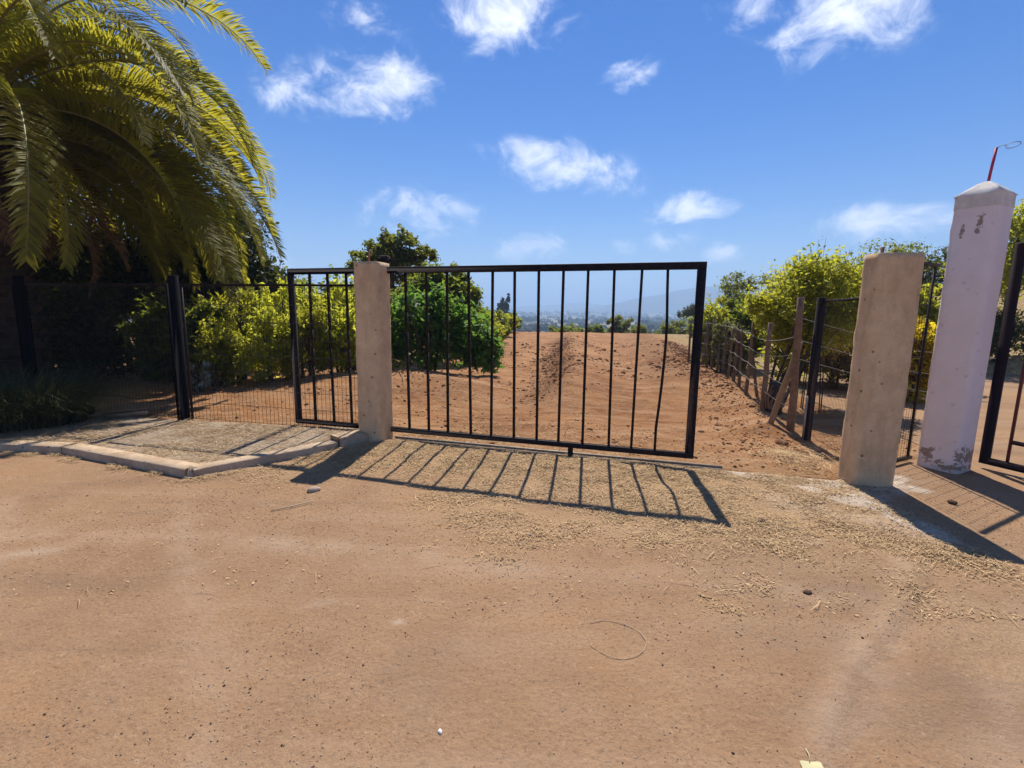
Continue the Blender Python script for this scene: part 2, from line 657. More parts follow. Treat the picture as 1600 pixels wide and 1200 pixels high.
M['bark'] = simple('dark_bark', (.075, .050, .036), .95, .45, 12, .8, .012)
M['bark_pale'] = simple('grey_bark', (.17, .125, .095), .95, .45, 12, .8, .012)
M['palm_trunk'] = simple('palm_trunk_bark', (.085, .055, .038), .95, .5, 6, .9, .03)
M['clod'] = simple('soil_clod', (.27, .135, .068), .98, .45, 9, .6, .01, spec=.08)
M['stone'] = simple('pale_stone', (.50, .39, .28), .9, .35, 20, .5, .005)
M['dung'] = simple('dark_clump', (.15, .085, .05), .95, .4, 40, .6, .006)
M['paper'] = simple('yellowed_paper', (.62, .55, .30), .8, .1, 20, .1)
M['bit'] = simple('white_fragment', (.80, .78, .74), .7, .08, 20, .1)
M['blue'] = simple('blue_plastic', (.05, .07, .45), .4, .1, 20, 0)
M['string'] = simple('tan_twine', (.60, .45, .30), .9, .2, 60, .2, .001)


def tint_mat(name, dark, light, rough=.9, spec=.15):
    m, t, b = new_mat(name)
    t.links.new(tmix(t, tattr(t, 'tint'), dark, light), b.inputs['Base Color'])
    b.inputs['Roughness'].default_value = rough
    b.inputs['Specular IOR Level'].default_value = spec
    return m


M['straw'] = tint_mat('dry_straw', (.17, .090, .040), (.70, .485, .26))
M['pebble'] = tint_mat('road_pebbles', (.060, .036, .024), (.50, .38, .27))
M['far_wood'] = tint_mat('far_wood_leaves', (.018, .026, .012), (.045, .055, .026))
M['far_hill'] = simple('far_hill_scrub', (.085, .085, .05), .95, .5, .01, 0)
M['frond'] = leaf_mat('palm_leaflets', (.070, .078, .016), (.215, .205, .030), .54, (.74, .66, .06), .55, .2)
M['frond_dead'] = leaf_mat('dry_palm_leaflets', (.085, .045, .022), (.22, .13, .06), .25, (.35, .20, .08))
M['rachis'] = simple('palm_rachis', (.30, .25, .10), .5, .3, 10, 0, spec=.4)
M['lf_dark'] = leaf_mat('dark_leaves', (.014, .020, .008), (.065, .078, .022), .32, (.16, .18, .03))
M['lf_yellow'] = leaf_mat('yellow_green_leaves', (.12, .145, .020), (.30, .32, .035), .62, (.90, .90, .08))
M['lf_green'] = leaf_mat('fresh_green_leaves', (.026, .070, .014), (.085, .175, .030), .52, (.30, .52, .07))
M['lf_mid'] = leaf_mat('mid_green_leaves', (.035, .052, .012), (.115, .145, .026), .50, (.42, .48, .05))
M['lf_olive'] = leaf_mat('olive_green_leaves', (.075, .095, .014), (.225, .235, .026), .58, (.74, .72, .06))
M['lf_grey'] = leaf_mat('grey_green_leaves', (.075, .085, .035), (.20, .22, .11), .35)
M['lf_pine'] = leaf_mat('pine_needles', (.026, .040, .012), (.125, .145, .026), .45, (.42, .44, .05))
M['lf_conifer'] = leaf_mat('blue_conifer_needles', (.010, .016, .012), (.030, .040, .026), .12)
M['lf_gold'] = leaf_mat('yellow_broom_flowers', (.34, .24, .012), (.78, .60, .02), .58, (.95, .74, .04))
M['lf_dry'] = leaf_mat('dry_shrub_leaves', (.10, .070, .022), (.26, .19, .06), .35)
M['lf_white'] = leaf_mat('pale_leaves', (.22, .25, .19), (.46, .50, .40), .25)
M['grass'] = leaf_mat('tuft_grass', (.030, .034, .018), (.105, .115, .055), .3)
M['pave'] = None

# ------------------------------------------------------------------ setting: road, ground, pavement
BX = np.array([-40, -9, -5.25, -4.53, -2.90, -2.76, -2.17, -1.60, -1.34, .62, 2.12, 3.00, 3.60, 4.40, 4.85, 5.5, 8.0, 14, 40])
BY = np.array([5.3, 5.0, 4.74, 4.66, 4.05, 4.07, 4.61, 5.30, 5.43, 4.91, 4.47, 4.24, 4.55, 4.98, 5.3, 9.0, 12.2, 13.2, 15.0])


def yb(x):
    return np.interp(x, BX, BY)


def straw_mask(x, y):
    """how thickly wood chips and straw lie on the road in front of the gate"""
    d = np.interp(x, [-2.6, -1.4, 0, 1.2, 2.6, 3.1, 3.6], [.40, 1.35, 1.9, 2.1, 2.15, 1.6, .3])
    s = (yb(x) - y) / np.maximum(d, .05)
    n = fbm(x * 1.7, y * 2.2, 4, 5)
    m = sstep(1.25, .35, s + (n - .5) * 1.1)
    m = m * sstep(-2.7, -1.7, x + (n - .5)) * sstep(3.7, 2.7, x + (n - .5) * .6)
    return np.clip(m, 0, 1)


def road_z(x, y):
    z = .010 * (fbm(x * .7, y * .7, 3, 11) - .5) + .010 * (fbm(x * 3.1, y * 3.1, 3, 12) - .5)
    z = z + straw_mask(x, y) * (.016 * (fbm(x * 7, y * 7, 3, 13) - .25) + .060 * (fbm(x * 2.4, y * 2.4, 2, 14) - .42))
    # low ridge left by a tyre at the lower right
    t = np.clip(((y - 1.3) / 1.5), 0, 1)
    xc = 1.02 + 1.45 * t + .10 * np.sin(3 * y)
    z = z + .013 * np.exp(-((x - xc) / .05) ** 2) * sstep(1.0, 1.3, y) * sstep(2.95, 2.5, y)
    z = z - .010 * np.exp(-((x - xc - .13) / .08) ** 2) * sstep(1.0, 1.3, y) * sstep(2.95, 2.5, y)
    return z * sstep(16, 8, np.abs(x)) * sstep(.0, .15, yb(x) - y)


xs = np.concatenate([np.linspace(-40, -9, 30)[:-1], np.linspace(-9, 9, 520), np.linspace(9, 40, 30)[1:]])
tt = np.concatenate([np.linspace(0, .4, 22)[:-1], np.linspace(.4, 1, 230)])
XX, TT = np.meshgrid(xs, tt)
YY = -14 + (yb(XX) + 14) * np.sin(TT * PI / 2) ** .55
YY = np.where(TT >= 1, yb(XX), YY)
ZZ = road_z(XX, YY)
nr, nc = XX.shape


def grid_faces(nr, nc):
    i = np.arange(nr - 1)[:, None] * nc
    j = np.arange(nc - 1)[None, :]
    return np.stack([i + j, i + j + 1, i + nc + j + 1, i + nc + j], -1).reshape(-1, 4)


def blobs(x, y, lst):
    o = np.zeros_like(x)
    for cx, cy, r1, r2, ang, a in lst:
        c_, s_ = math.cos(ang), math.sin(ang)
        u = ((x - cx) * c_ + (y - cy) * s_) / r1
        v = (-(x - cx) * s_ + (y - cy) * c_) / r2
        o = np.maximum(o, a * np.exp(-(u * u + v * v)))
    return o


scuff = blobs(XX, YY, [(-.54, 2.12, .035, .02, 0, .8), (-2.92, 2.71, .16, .06, .3, .55), (-.98, 2.25, .1, .03, .5, .25), (2.35, 3.6, .35, .16, -.9, .5),
                       (2.75, 3.25, .3, .12, -.9, .45), (2.0, 3.05, .12, .06, 0, .35)])
APRON = [(2.0, 4.55), (2.1, 4.36), (2.4, 4.12), (2.62, 3.85), (2.80, 3.50), (2.92, 3.12), (3.02, 3.05), (3.10, 3.3), (3.06, 3.7), (3.2, 3.92), (3.62, 3.98), (3.75, 4.4), (3.3, 4.6), (2.6, 4.6)]


def poly_mask(x, y, poly, soft):
    """1 inside the polygon, fading to 0 over 'soft' metres outside"""
    inside = np.zeros(x.shape, bool)
    dmin = np.full(x.shape, 1e9)
    n_ = len(poly)
    for i in range(n_):
        (ax, ay), (bx, by) = poly[i], poly[(i + 1) % n_]
        c_ = ((ay > y) != (by > y)) & (x < (bx - ax) * (y - ay) / (by - ay + 1e-12) + ax)
        inside ^= c_
        t_ = np.clip(((x - ax) * (bx - ax) + (y - ay) * (by - ay)) / ((bx - ax) ** 2 + (by - ay) ** 2), 0, 1)
        dmin = np.minimum(dmin, np.hypot(x - ax - t_ * (bx - ax), y - ay - t_ * (by - ay)))
    d_ = np.where(inside, dmin, -dmin) + (fbm(x * 6, y * 6, 4, 45) - .5) * .22
    return sstep(-soft, soft * .6, d_)


TRACKS = [[(-2.6, 3.6), (-1.9, 2.6), (-1.25, 1.8), (-.9, 1.2), (-.7, .6)], [(-3.9, 3.5), (-2.9, 2.4), (-2.2, 1.6), (-1.8, .9)],
          [(2.45, 2.75), (1.75, 2.05), (1.2, 1.55), (.95, 1.2)], [(3.2, 2.6), (2.35, 1.95), (1.75, 1.45), (1.45, 1.1)], [(-6, 2.9), (-2, 2.95), (1.0, 2.5), (3.6, 2.2)]]


def track_mask(x, y, wd=.10):
    o = np.zeros_like(x)
    for pl in TRACKS:
        for (ax, ay), (bx, by) in zip(pl[:-1], pl[1:]):
            t_ = np.clip(((x - ax) * (bx - ax) + (y - ay) * (by - ay)) / ((bx - ax) ** 2 + (by - ay) ** 2), 0, 1)
            d_ = np.hypot(x - ax - t_ * (bx - ax), y - ay - t_ * (by - ay)) + (fbm(x * 2, y * 2, 3, 47) - .5) * .14
            o = np.maximum(o, np.exp(-(d_ / wd) ** 2))
    return o * (.35 + .8 * fbm(x * 1.3, y * 1.3, 3, 48))


pale = poly_mask(XX, YY, APRON, .07)
scuff = scuff * (0.55 + .9 * (fbm(XX * 14, YY * 14, 3, 44) - .3))
me = mesh_data('road', np.stack([XX, YY, ZZ], -1).reshape(-1, 3), grid_faces(nr, nc), M['road'], smooth=True,
               attrs={'straw': straw_mask(XX, YY).ravel(), 'scuff': np.clip(scuff, 0, 1).ravel(),
                      'pale': pale.ravel(), 'track': np.clip(track_mask(XX, YY), 0, 1).ravel() * .7, 'worn': sstep(3.6, 1.6, YY).ravel()})
struct(link('road', me))


def ground_z(x, y):
    s = y - yb(x)
    r = np.hypot(x, y)
    z = np.zeros_like(x)
    # rough soil
    rough = sstep(60, 20, r)
    z = z + rough * (.10 * (fbm(x * .55, y * .55, 3, 21) - .5) + .055 * (fbm(x * 2.3, y * 2.3, 3, 22) - .5) + .030 * (fbm(x * 9, y * 9, 2, 23) - .5))
    rut = np.sin((x - .24 * (y - 5)) * 4.2 + 1.6 * fbm(x * .5, y * .5, 2, 25))
    z = z + rough * sstep(6, 9, y) * (.022 * np.clip(rut, -.2, 1) * fbm(x * .6, y * .25, 3, 26) * 1.6 + .050 * (fbm(x * 1.2, y * 4.5, 4, 27) - .5) + .035 * (fbm(x * 6, y * 6, 3, 28) - .5))
    # heap behind the pillar
    z = z + .34 * np.exp(-(((x + 2.3) / 2.2) ** 2 + ((y - 9.0) / 1.5) ** 2))
    # spoil row down the middle and its trough
    xc = .55 + (y - 6) * .118 + .12 * np.sin(y * .7)
    a = sstep(6.6, 8.6, y) * sstep(38, 26, y)
    z = z + .30 * a * np.exp(-((x - xc - .25) / np.where(x < xc + .25, .40, .95)) ** 2) * (.75 + .5 * fbm(x * 1.5, y * .8, 3, 24))
    z = z - .05 * a * np.exp(-((x - xc + .75) / .5) ** 2)
    # bank on the right along the wire fence
    xr = 2.75 + (y - 6) * .24
    b = sstep(6.5, 10, y) * sstep(50, 30, y)
    z = z + .26 * b * np.exp(-((x - xr) / .9) ** 2) * sstep(40, 15, y)
    z = z + .12 * sstep(5.2, 6.5, y) * np.exp(-((x - 3.45 - (y - 6) * .25) / .45) ** 2) * sstep(16, 9, y)
    # slight rise of the field to a crest, then the drop into the valley
    z = z + .002 * np.clip(y - 10, 0, 26) * sstep(9, 14, y)
    drop = sstep(36, 190, y)
    z = z - 13 * drop
    z = z - 1.2 * sstep(35, 44, y)
    # hillside on the right
    hr = sstep(0, 30, x - 8.5 - .42 * np.clip(y - 10, 0, 200)) * sstep(8, 16, y)
    z = z + 8.5 * hr * sstep(160, 60, y)
    z = np.where(r > 60, z + (fbm(x * .012, y * .012, 3, 31) - .5) * 5 * sstep(60, 300, r), z)
    z = z + 24 * sstep(1300, 2300, y) * fbm(x * .0016, y * .002, 4, 32)
    k = sstep(.02, .45, s)
    return z * k - .05 * (1 - sstep(-.05, .06, s)) + .0 * k


# polar sheet with its pole near the viewer
ang = np.concatenate([np.linspace(-180, -75, 40)[:-1], np.linspace(-75, 75, 620), np.linspace(75, 180, 40)[1:]])
rad = np.concatenate([np.linspace(.2, 5.0, 14)[:-1], 5.0 * (9000 / 5.0) ** (np.linspace(0, 1, 560) ** 1.75)])
AA, RR = np.meshgrid(np.radians(ang), rad)
GX = RR * np.sin(AA)
GY = RR * np.cos(AA) - 1.2
GZ = ground_z(GX, GY)
nr, nc = GX.shape
s_ = GY - yb(GX)
xc = .55 + (GY - 6) * .118 + .12 * np.sin(GY * .7)
dug = np.exp(-((GX - xc + .22) / .42) ** 2) * sstep(6.6, 8.4, GY) * sstep(36, 25, GY)  # painted shade along the left side of the spoil row
xr = 2.75 + (GY - 6) * .24
dug = np.maximum(dug, .75 * np.exp(-((GX - xr + .35) / .8) ** 2) * sstep(7, 11, GY) * sstep(50, 30, GY))
dug = np.maximum(dug, .35 * sstep(.55, .7, fbm(GX * .9, GY * .5, 4, 61)))
dug = np.clip(dug * (.55 + .9 * fbm(GX * 2.2, GY * 2.2, 3, 62)), 0, 1)
litter = sstep(1.0, .1, s_) * (s_ > 0) * .8
dry = sstep(4.0, 6.0, GX - .19 * np.clip(GY - 6, 0, 200) + (fbm(GX, GY, 3, 63) - .5) * 1.5) * sstep(6.5, 9.5, GY) * .95
dry = np.maximum(dry, .8 * sstep(.0, 2.0, -(GX - .2) - .02 * GY) * sstep(30, 40, GY))
far = sstep(60, 130, np.hypot(GX, GY))
me = mesh_data('ground', np.stack([GX, GY, GZ], -1).reshape(-1, 3), grid_faces(nr, nc)[:, ::-1], M['ground'], smooth=True,
               attrs={'dug': dug.ravel(), 'litter': litter.ravel(), 'dry': dry.ravel(), 'far': far.ravel()})
struct(link('ground', me))


def gz(x, y):
    return float(ground_z(np.array([float(x)]), np.array([float(y)]))[0])


# --- pavement behind the kerb, kerb stones
def pave_mat():
    m, t, b = new_mat('worn_pavement')
    p = tpos(t)
    a = tnoise(t, 2.2, 5, .6, p, .3)
    c = tnoise(t, 30, 6, .7, p)
    col = tmix(t, trange(t, a, .35, .65), (.34, .245, .165), (.45, .34, .235))
    col = tmix(t, trange(t, c, .46, .64, 0, .8), col, (.125, .085, .055))
    col = tmix(t, trange(t, tnoise(t, 5, 6, .7, p), .52, .68, 0, .7), col, (.42, .33, .20))
    t.links.new(col, b.inputs['Base Color'])
    b.inputs['Roughness'].default_value = .95
    b.inputs['Specular IOR Level'].default_value = .1
    tbump(t, b, c, .7, .014)
    return m


M['pave'] = pave_mat()
px_ = np.linspace(-14, -1.62, 190)
front = np.interp(px_, BX, BY) + .10
backl = np.interp(px_, [-14, -6.9, -4.22, -1.75], [8.1, 6.62, 6.03, 5.72])
tv = np.linspace(0, 1, 40)
PX, PT = np.meshgrid(px_, tv)
PY = front[None, :] + (np.maximum(backl - front, .02))[None, :] * PT
PZ = .060 + .014 * (fbm(PX * 4, PY * 4, 3, 71) - .5) + .02 * (fbm(PX * .8, PY * .8, 2, 72) - .5)
PZ = np.where(PT > .97, -.06, PZ)
struct(link('pavement', mesh_data('pavement', np.stack([PX, PY, PZ], -1).reshape(-1, 3), grid_faces(*PX.shape), M['pave'], smooth=True)))

kerb = struct(empty('kerb'))


def kerb_stone(a, b, w_=.165, h=.078, z1=None, rnd=False):
    a = np.array(a, float)
    b = np.array(b, float)
    L = np.linalg.norm(b - a)
    d = (b - a) / L
    nrm = np.array([-d[1], d[0]])
    n = 14
    sec = [(0.0, -.05), (.002, h - .010), (.010, h), (w_ * .5, h + .001), (w_ - .006, h), (w_, -.05)]
    m_ = MB()
    v = []
    for i in range(n + 1):
        u = .004 + (L - .008) * i / n
        sh = 1.0
        if rnd:
            e = max(0, (i / n - .72) / .28)
            sh = math.sqrt(max(0.0, 1 - (e * .93) ** 2))
        for (o, z) in sec:
            j = rng.normal(0, .0011, 3)
            q = a + d * u + nrm * (o + j[0])
            v.append((q[0], q[1], (z if z < 0 else z * (.55 + .45 * sh)) + j[2]))
    k = len(sec)
    i = np.arange(n)[:, None] * k
    j = np.arange(k - 1)[None, :]
    f = np.stack([i + j, i + k + j, i + k + j + 1, i + j + 1], -1).reshape(-1, 4)[:, ::-1]
    caps = [[0, 1, 2, 3], [0, 3, 4, 5], [n * k + 3, n * k + 2, n * k + 1, n * k], [n * k + 5, n * k + 4, n * k + 3, n * k]]
    m_.add(v, np.concatenate([f, np.array(caps)]))
    return m_.build('kerb_stone', M['kerb'], kerb)


K = [(-9.6, 5.03), (-7.4, 4.90), (-5.95, 4.80), (-4.55, 4.66), (-2.88, 4.045)]
for a, b in zip(K[:-1], K[1:]):
    kerb_stone(a, b)
K2 = [(-2.80, 4.04), (-1.862, 4.985)]
for a, b in zip(K2[:-1], K2[1:]):
    kerb_stone(a, b, .15)
kerb_stone((-1.855, 4.99), (-1.60, 5.285), .20, .125, rnd=True)
m_ = MB()      # small mortar lump in the corner
m_.tube([(-2.875, 4.05, -.04), (-2.84, 4.10, .0), (-2.83, 4.11, .088)], [.05, .06, .045], 8)
m_.build('mortar_lump', M['kerb'], kerb, smooth=True)

# gate track: concrete strip and steel rail along the threshold
gd = np.array([1.79 + 2.69, 4.52 - 5.83])
gd /= np.linalg.norm(gd)                     # direction of the gate
gn = np.array([gd[1], -gd[0]])               # towards the viewer
tr = tag(empty('gate_track'), 'thin pale steel rail set in the ground under the sliding gate', 'rail')
p0 = np.array([-1.36, 5.455])
p1 = np.array([2.08, 4.52])
m_ = MB()
pts = [np.append(p0 + (p1 - p0) * t_, .0) for t_ in np.linspace(0, 1, 40)]
for a, b in zip(pts[:-1], pts[1:]):
    m_.bar(a + np.array([0, 0, rng.normal(0, .002)]), b, .10, .024, .5)
m_.build('concrete_bed', M['kerb'], tr)
m_ = MB()
m_.bar(np.append(p0, .020), np.append(p1, .020), .030, .022)
m_.build('steel_rail', M['steel'], tr)

# ------------------------------------------------------------------ pillars


def pillar_mesh(wx, wy, h, mat, cap=None, name='shaft', rough=.004, taper=.0):
    """column with worn, slightly uneven faces; origin at base centre"""
    nx, nz = 7, 46
    ring = []
    r = .016
    for (x0, y0, x1, y1) in ((-1, -1, 1, -1), (1, -1, 1, 1), (1, 1, -1, 1), (-1, 1, -1, -1)):
        for i in range(nx):
            t_ = i / nx
            ring.append((x0 + (x1 - x0) * t_, y0 + (y1 - y0) * t_))
    ring = np.array(ring)
    corner = (np.abs(np.abs(ring[:, 0]) - 1) < 1e-6) & (np.abs(np.abs(ring[:, 1]) - 1) < 1e-6)
    k = len(ring)
    v = []
    zs = np.concatenate([[-.08], np.linspace(0, h, nz)])
    for z in zs:
        s_ = 1 - taper * z / h
        for i, (x, y) in enumerate(ring):
            sx, sy = x * wx / 2 * s_, y * wy / 2 * s_
            if corner[i]:
                ch = r * (.6 + 1.2 * fbm(np.array([z * 9.0 + i]), np.array([i * 3.1]), 3, 5)[0])
                sx -= math.copysign(ch * .7, x)
                sy -= math.copysign(ch * .7, y)
            nse = (fbm(np.array([z * 5.0 + i * .9]), np.array([i * .6 + wx * 30]), 3, 9)[0] - .5) * 2 * rough
            if abs(x) > .999:
                sx += math.copysign(nse, x)
            if abs(y) > .999:
                sy += math.copysign(nse, y)
            v.append((sx, sy, z))
    nrow = len(zs)
    i = np.arange(nrow - 1)[:, None] * k
    j = np.arange(k)[None, :]
    f4 = np.stack([i + j, i + (j + 1) % k, i + k + (j + 1) % k, i + k + j], -1).reshape(-1, 4)
    base = (nrow - 1) * k
    f3 = []
    if cap:
        rings = cap
        last = base
        for (s_, dz) in rings:
            st_ = len(v)
            for x, y in ring:
                v.append((x * wx / 2 * s_, y * wy / 2 * s_, h + dz + rng.normal(0, .0015)))
            jj = np.arange(k)
            f4 = np.concatenate([f4, np.stack([last + jj, last + (jj + 1) % k, st_ + (jj + 1) % k, st_ + jj], -1)])
            last = st_
        base = last
        zc = h + rings[-1][1] + .004
    else:
        zc = h + .006
    v.append((0, 0, zc))
    c_ = len(v) - 1
    for j in range(k):
        f3.append((base + j, base + (j + 1) % k, c_))
    return mesh_data(name, v, [f4, np.array(f3)], mat)


# left pillar
P1 = tag(empty('concrete_pillar', (-1.573, 5.413, 0), R(-13.7)), 'rough grey concrete pillar standing in front of the sliding gate, beside the kerb end', 'pillar')
link('shaft', pillar_mesh(.306, .306, 2.01, M['concrete']), P1)
m_ = MB()
m_.tube([(-.045, .02, 1.98), (-.045, .02, 2.06), (-.042, .021, 2.145)], .011, 8)
m_.build('rebar_stub', M['rust'], P1)
m_ = MB()
m_.box((.02, .10, 2.0), (.13, .19, 2.10), bev=.008)
m_.bar((.075, .17, 2.09), (.20, .19, 2.045), .03, .012)
m_.build('roller_bracket', M['black'], P1)

P2 = tag(empty('concrete_pillar', (3.275, 4.235, 0), R(-5)), 'rough grey concrete pillar next to the white pillar, casting a wide shadow', 'pillar')
link('shaft', pillar_mesh(.375, .25, 2.04, M['concrete'], rough=.0025), P2)
m_ = MB()
m_.tube([(-.10, .0, 1.98), (-.10, .0, 2.06), (-.098, .002, 2.10)], [.016, .014, .013], 8)
m_.build('rebar_stub', M['rust'], P2)

P3 = tag(empty('white_pillar', (4.406, 4.69, 0), 0), 'tall white painted pillar with pyramid cap and peeling paint at its foot', 'pillar')
P3.rotation_euler[2] = R(-61.8)
shaft = link('shaft', pillar_mesh(.345, .34, 2.62, M['white'], rough=.003), P3)
capm = pillar_mesh(.352, .347,   .03, M['cap'], cap=[(1.0, .008), (.60, .075), (.30, .118), (.12, .135)], name='cap', rough=.002)
cp = link('cap', capm, P3, (0, 0, 2.60))
rod = MB()
rod.tube([(0, 0, 2.68), (.01, .0, 2.85), (.025, 0, 3.06)], .012, 8)
rd = rod.build('red_rod', M['redrod'], P3)
wl = MB()
th = np.linspace(0, 2 * PI * .95, 24)
loop = [(.025, 0, 3.055), (.06, -.01, 3.066), (.10, -.02, 3.062)] + [(.145 - .05 * math.cos(a), -.03 + .012 * math.sin(a), 3.045 + .026 * math.sin(a)) for a in th]
wl.tube(loop, .0035, 5)
wl.build('wire_loop', M['grwire'], rd)

# ------------------------------------------------------------------ sliding gate
g0 = np.array([-2.69, 5.83])
gl = 4.667
GATE = tag(empty('sliding_gate', (g0[0], g0[1], .0), math.atan2(gd[1], gd[0])), 'long black sliding gate with thin vertical bars passing behind the grey pillar', 'gate')
GATE.rotation_euler[1] = -.004
zb, ztp = .085, 1.965
fw = .068


def gbox(a, b, name, mat=M['black'], parent=GATE, bev=.004):
    q = MB()
    q.box(a, b, bev=bev)
    return q.build(name, mat, parent)


gbox((0, -.025, ztp - fw), (gl, .025, ztp), 'top_rail')
br = gbox((0, -.025, zb), (gl, .025, zb + fw * .8), 'bottom_rail')
gbox((0, -.0245, zb + fw * .8), (fw, .0245, ztp - fw), 'stile')
gbox((gl - fw - .012, -.0245, zb + fw * .8), (gl, .0245, ztp - fw), 'stile')
# bar positions measured along the gate (uneven, one bar bent)
bar_x = []
nb_ = 17
for i in range(nb_):
    bar_x.append(.30 + .2525 * i + rng.normal(0, .005))
for i, x in enumerate(bar_x):
    q = MB()
    zz = np.linspace(zb + fw - .01, ztp - fw + .01, 9)
    bend = np.zeros(9)
    if i == nb_ - 1:
        bend = -.035 * np.exp(-((zz - .25) / .35) ** 2) + .02 * np.exp(-((zz - 1.3) / .4) ** 2)
    lean = rng.normal(0, .006)
    pts = np.stack([x + bend + lean * (zz - 1), np.zeros(9), zz], -1)
    for a, b in zip(pts[:-1], pts[1:]):
        q.bar(a, b, .025, .022, up=(0, 1, 0))
    q.build('bar', M['black'], GATE)
q = MB()
q.box((gl * .735, -.022, .0), (gl * .735 + .05, .022, zb + .002), bev=.004)
q.build('wheel_housing', M['black'], GATE)
q = MB()
q.box((gl * .22, -.022, .0), (gl * .22 + .05, .022, zb + .002), bev=.004)
q.build('wheel_housing', M['black'], GATE)

# second gate, right edge, standing open towards the viewer
G2 = tag(empty('swing_gate', (4.80, 4.72, 0), math.atan2(-.94, .34)), 'dark maroon barred metal gate hung on the white pillar', 'gate')
g2l = 2.6
for a, b, nm in (((0, -.025, .05), (.075, .025, 2.22), 'stile'), ((g2l - .07, -.025, .05), (g2l, .025, 2.22), 'stile'),
                 ((.075, -.0245, .05), (g2l - .07, .0245, .115), 'bottom_rail'), ((.075, -.0245, 2.155), (g2l - .07, .0245, 2.22), 'top_rail')):
    gbox(a, b, nm, M['maroon'], G2)
gbox((.22, -.0235, .30), (g2l - .07, .0235, .335), 'middle_rail', M['maroon'], G2)
for i in range(16):
    x = .21 + i * .145
    if x < g2l - .1:
        q = MB()
        q.bar((x, 0, .11), (x, 0, 2.16), .021, .021, up=(0, 1, 0))
        q.build('bar', M['redbar'], G2)

# ------------------------------------------------------------------ welded mesh fences


def wire_panel(parent, a, b, z0, z1, dx=.055, nh=9, r=.0023, name='wire_mesh', mat=None):
    a = np.array(a, float)
    b = np.array(b, float)
    L = np.linalg.norm(b - a)
    d = (b - a) / L
    q = MB()
    n = int(L / dx)
    for i in range(n + 1):
        p = a + d * (L * i / n)
        q.tube([(p[0], p[1], z0), (p[0] + rng.normal(0, .002), p[1], z1)], r, 4, cap=False)
    for i in range(nh):
        z = z0 + .02 + (z1 - z0 - .04) * i / (nh - 1)
        pts = []
        for t_ in np.linspace(0, 1, 9):
            p = a + d * L * t_
            pts.append((p[0], p[1], z + rng.normal(0, .003)))
        q.tube(pts, r * 1.1, 4, cap=False)
    o = q.build(name, mat or M['wire'], parent)
    o['kind'] = 'stuff'
    return o


def steel_post(parent, x, y, h, w_=.085, mat=None, z0=-.1):
    q = MB()
    q.box((-w_ / 2, -w_ / 2, z0), (w_ / 2, w_ / 2, h), bev=.006)
    o = q.build('post', mat or M['navy'], parent, loc=(x, y, 0))
    return o


def rail(parent, a, b, name='top_rail', w_=.03, mat=None):
    q = MB()
    q.bar(a, b, w_, w_)
    return q.build(name, mat or M['black'], parent)


F1 = tag(empty('mesh_fence'), 'dark wire mesh fence on black posts running from the concrete pillar to beneath the palm', 'fence')
fp = [(-1.77, 5.50), (-4.22, 6.03), (-6.75, 6.62), (-9.4, 7.25)]
for i, (x, y) in enumerate(fp[1:]):
    steel_post(F1, x, y, 1.88)
for i in range(3):
    a, b = np.array(fp[i], float), np.array(fp[i + 1], float)
    d = (b - a) / np.linalg.norm(b - a)
    a2 = a + d * (.02 if i == 0 else .11)
    b2 = b - d * .11
    wire_panel(F1, a2, b2, .06, 1.76)
    rail(F1, np.append(a2, 1.765), np.append(b2, 1.765), w_=.026)
    for e in (a2, b2):
        rail(F1, np.append(e, .04), np.append(e, 1.76), 'edge_bar', .022, M['navy'] if i else M['black'])
    if i < 2:
        rail(F1, np.append(b - d * .12, .07), np.append(b + d * .12, .07), 'foot_clamp', .02)

F2 = tag(empty('mesh_fence'), 'fine wire mesh panel between the slim black post and the grey pillar', 'fence')
steel_post(F2, 3.60, 5.66, 1.72, .075, M['black'])
wire_panel(F2, (3.63, 5.60), (3.42, 4.60), .05, 1.66, .032, 6, .0016)
rail(F2, (3.62, 5.62, 1.68), (3.42, 4.58, 1.68), w_=.028)
q = MB()
q.tube([(3.56, 5.66, -.02), (3.555, 5.65, .55)], .012, 6)
q.build('conduit', M['galv'], F2)

F3 = tag(empty('mesh_fence'), 'narrow wire mesh panel filling the gap between grey and white pillars', 'fence')
wire_panel(F3, (3.56, 4.52), (4.20, 4.86), .06, 2.0, .05, 12, .002)
rail(F3, (3.54, 4.51, 2.02), (4.22, 4.87, 2.02), w_=.03)
rail(F3, (3.54, 4.51, .05), (4.22, 4.87, .05), 'bottom_rail', .03)
rail(F3, (4.16, 4.84, .06), (4.16, 4.84, 2.0), 'edge_bar', .018)

# ------------------------------------------------------------------ wooden wire fence along the field


def round_post(parent, x, y, h, r, lean=(0, 0), mat=None, name='post', z0=None):
    zg = gz(x, y) if z0 is None else z0
    n = 7
    pts = []
    for i in range(n):
        t_ = i / (n - 1)
        pts.append((lean[0] * t_ + rng.normal(0, r * .10), lean[1] * t_ + rng.normal(0, r * .10), -.15 + (h + .15) * t_))
    q = MB()
    q.tube(pts, r * np.linspace(1.08, .88, n) * (1 + rng.normal(0, .03, n)), 9)
    return q.build(name, mat or M['wood'], parent, smooth=True, loc=(x, y, zg))


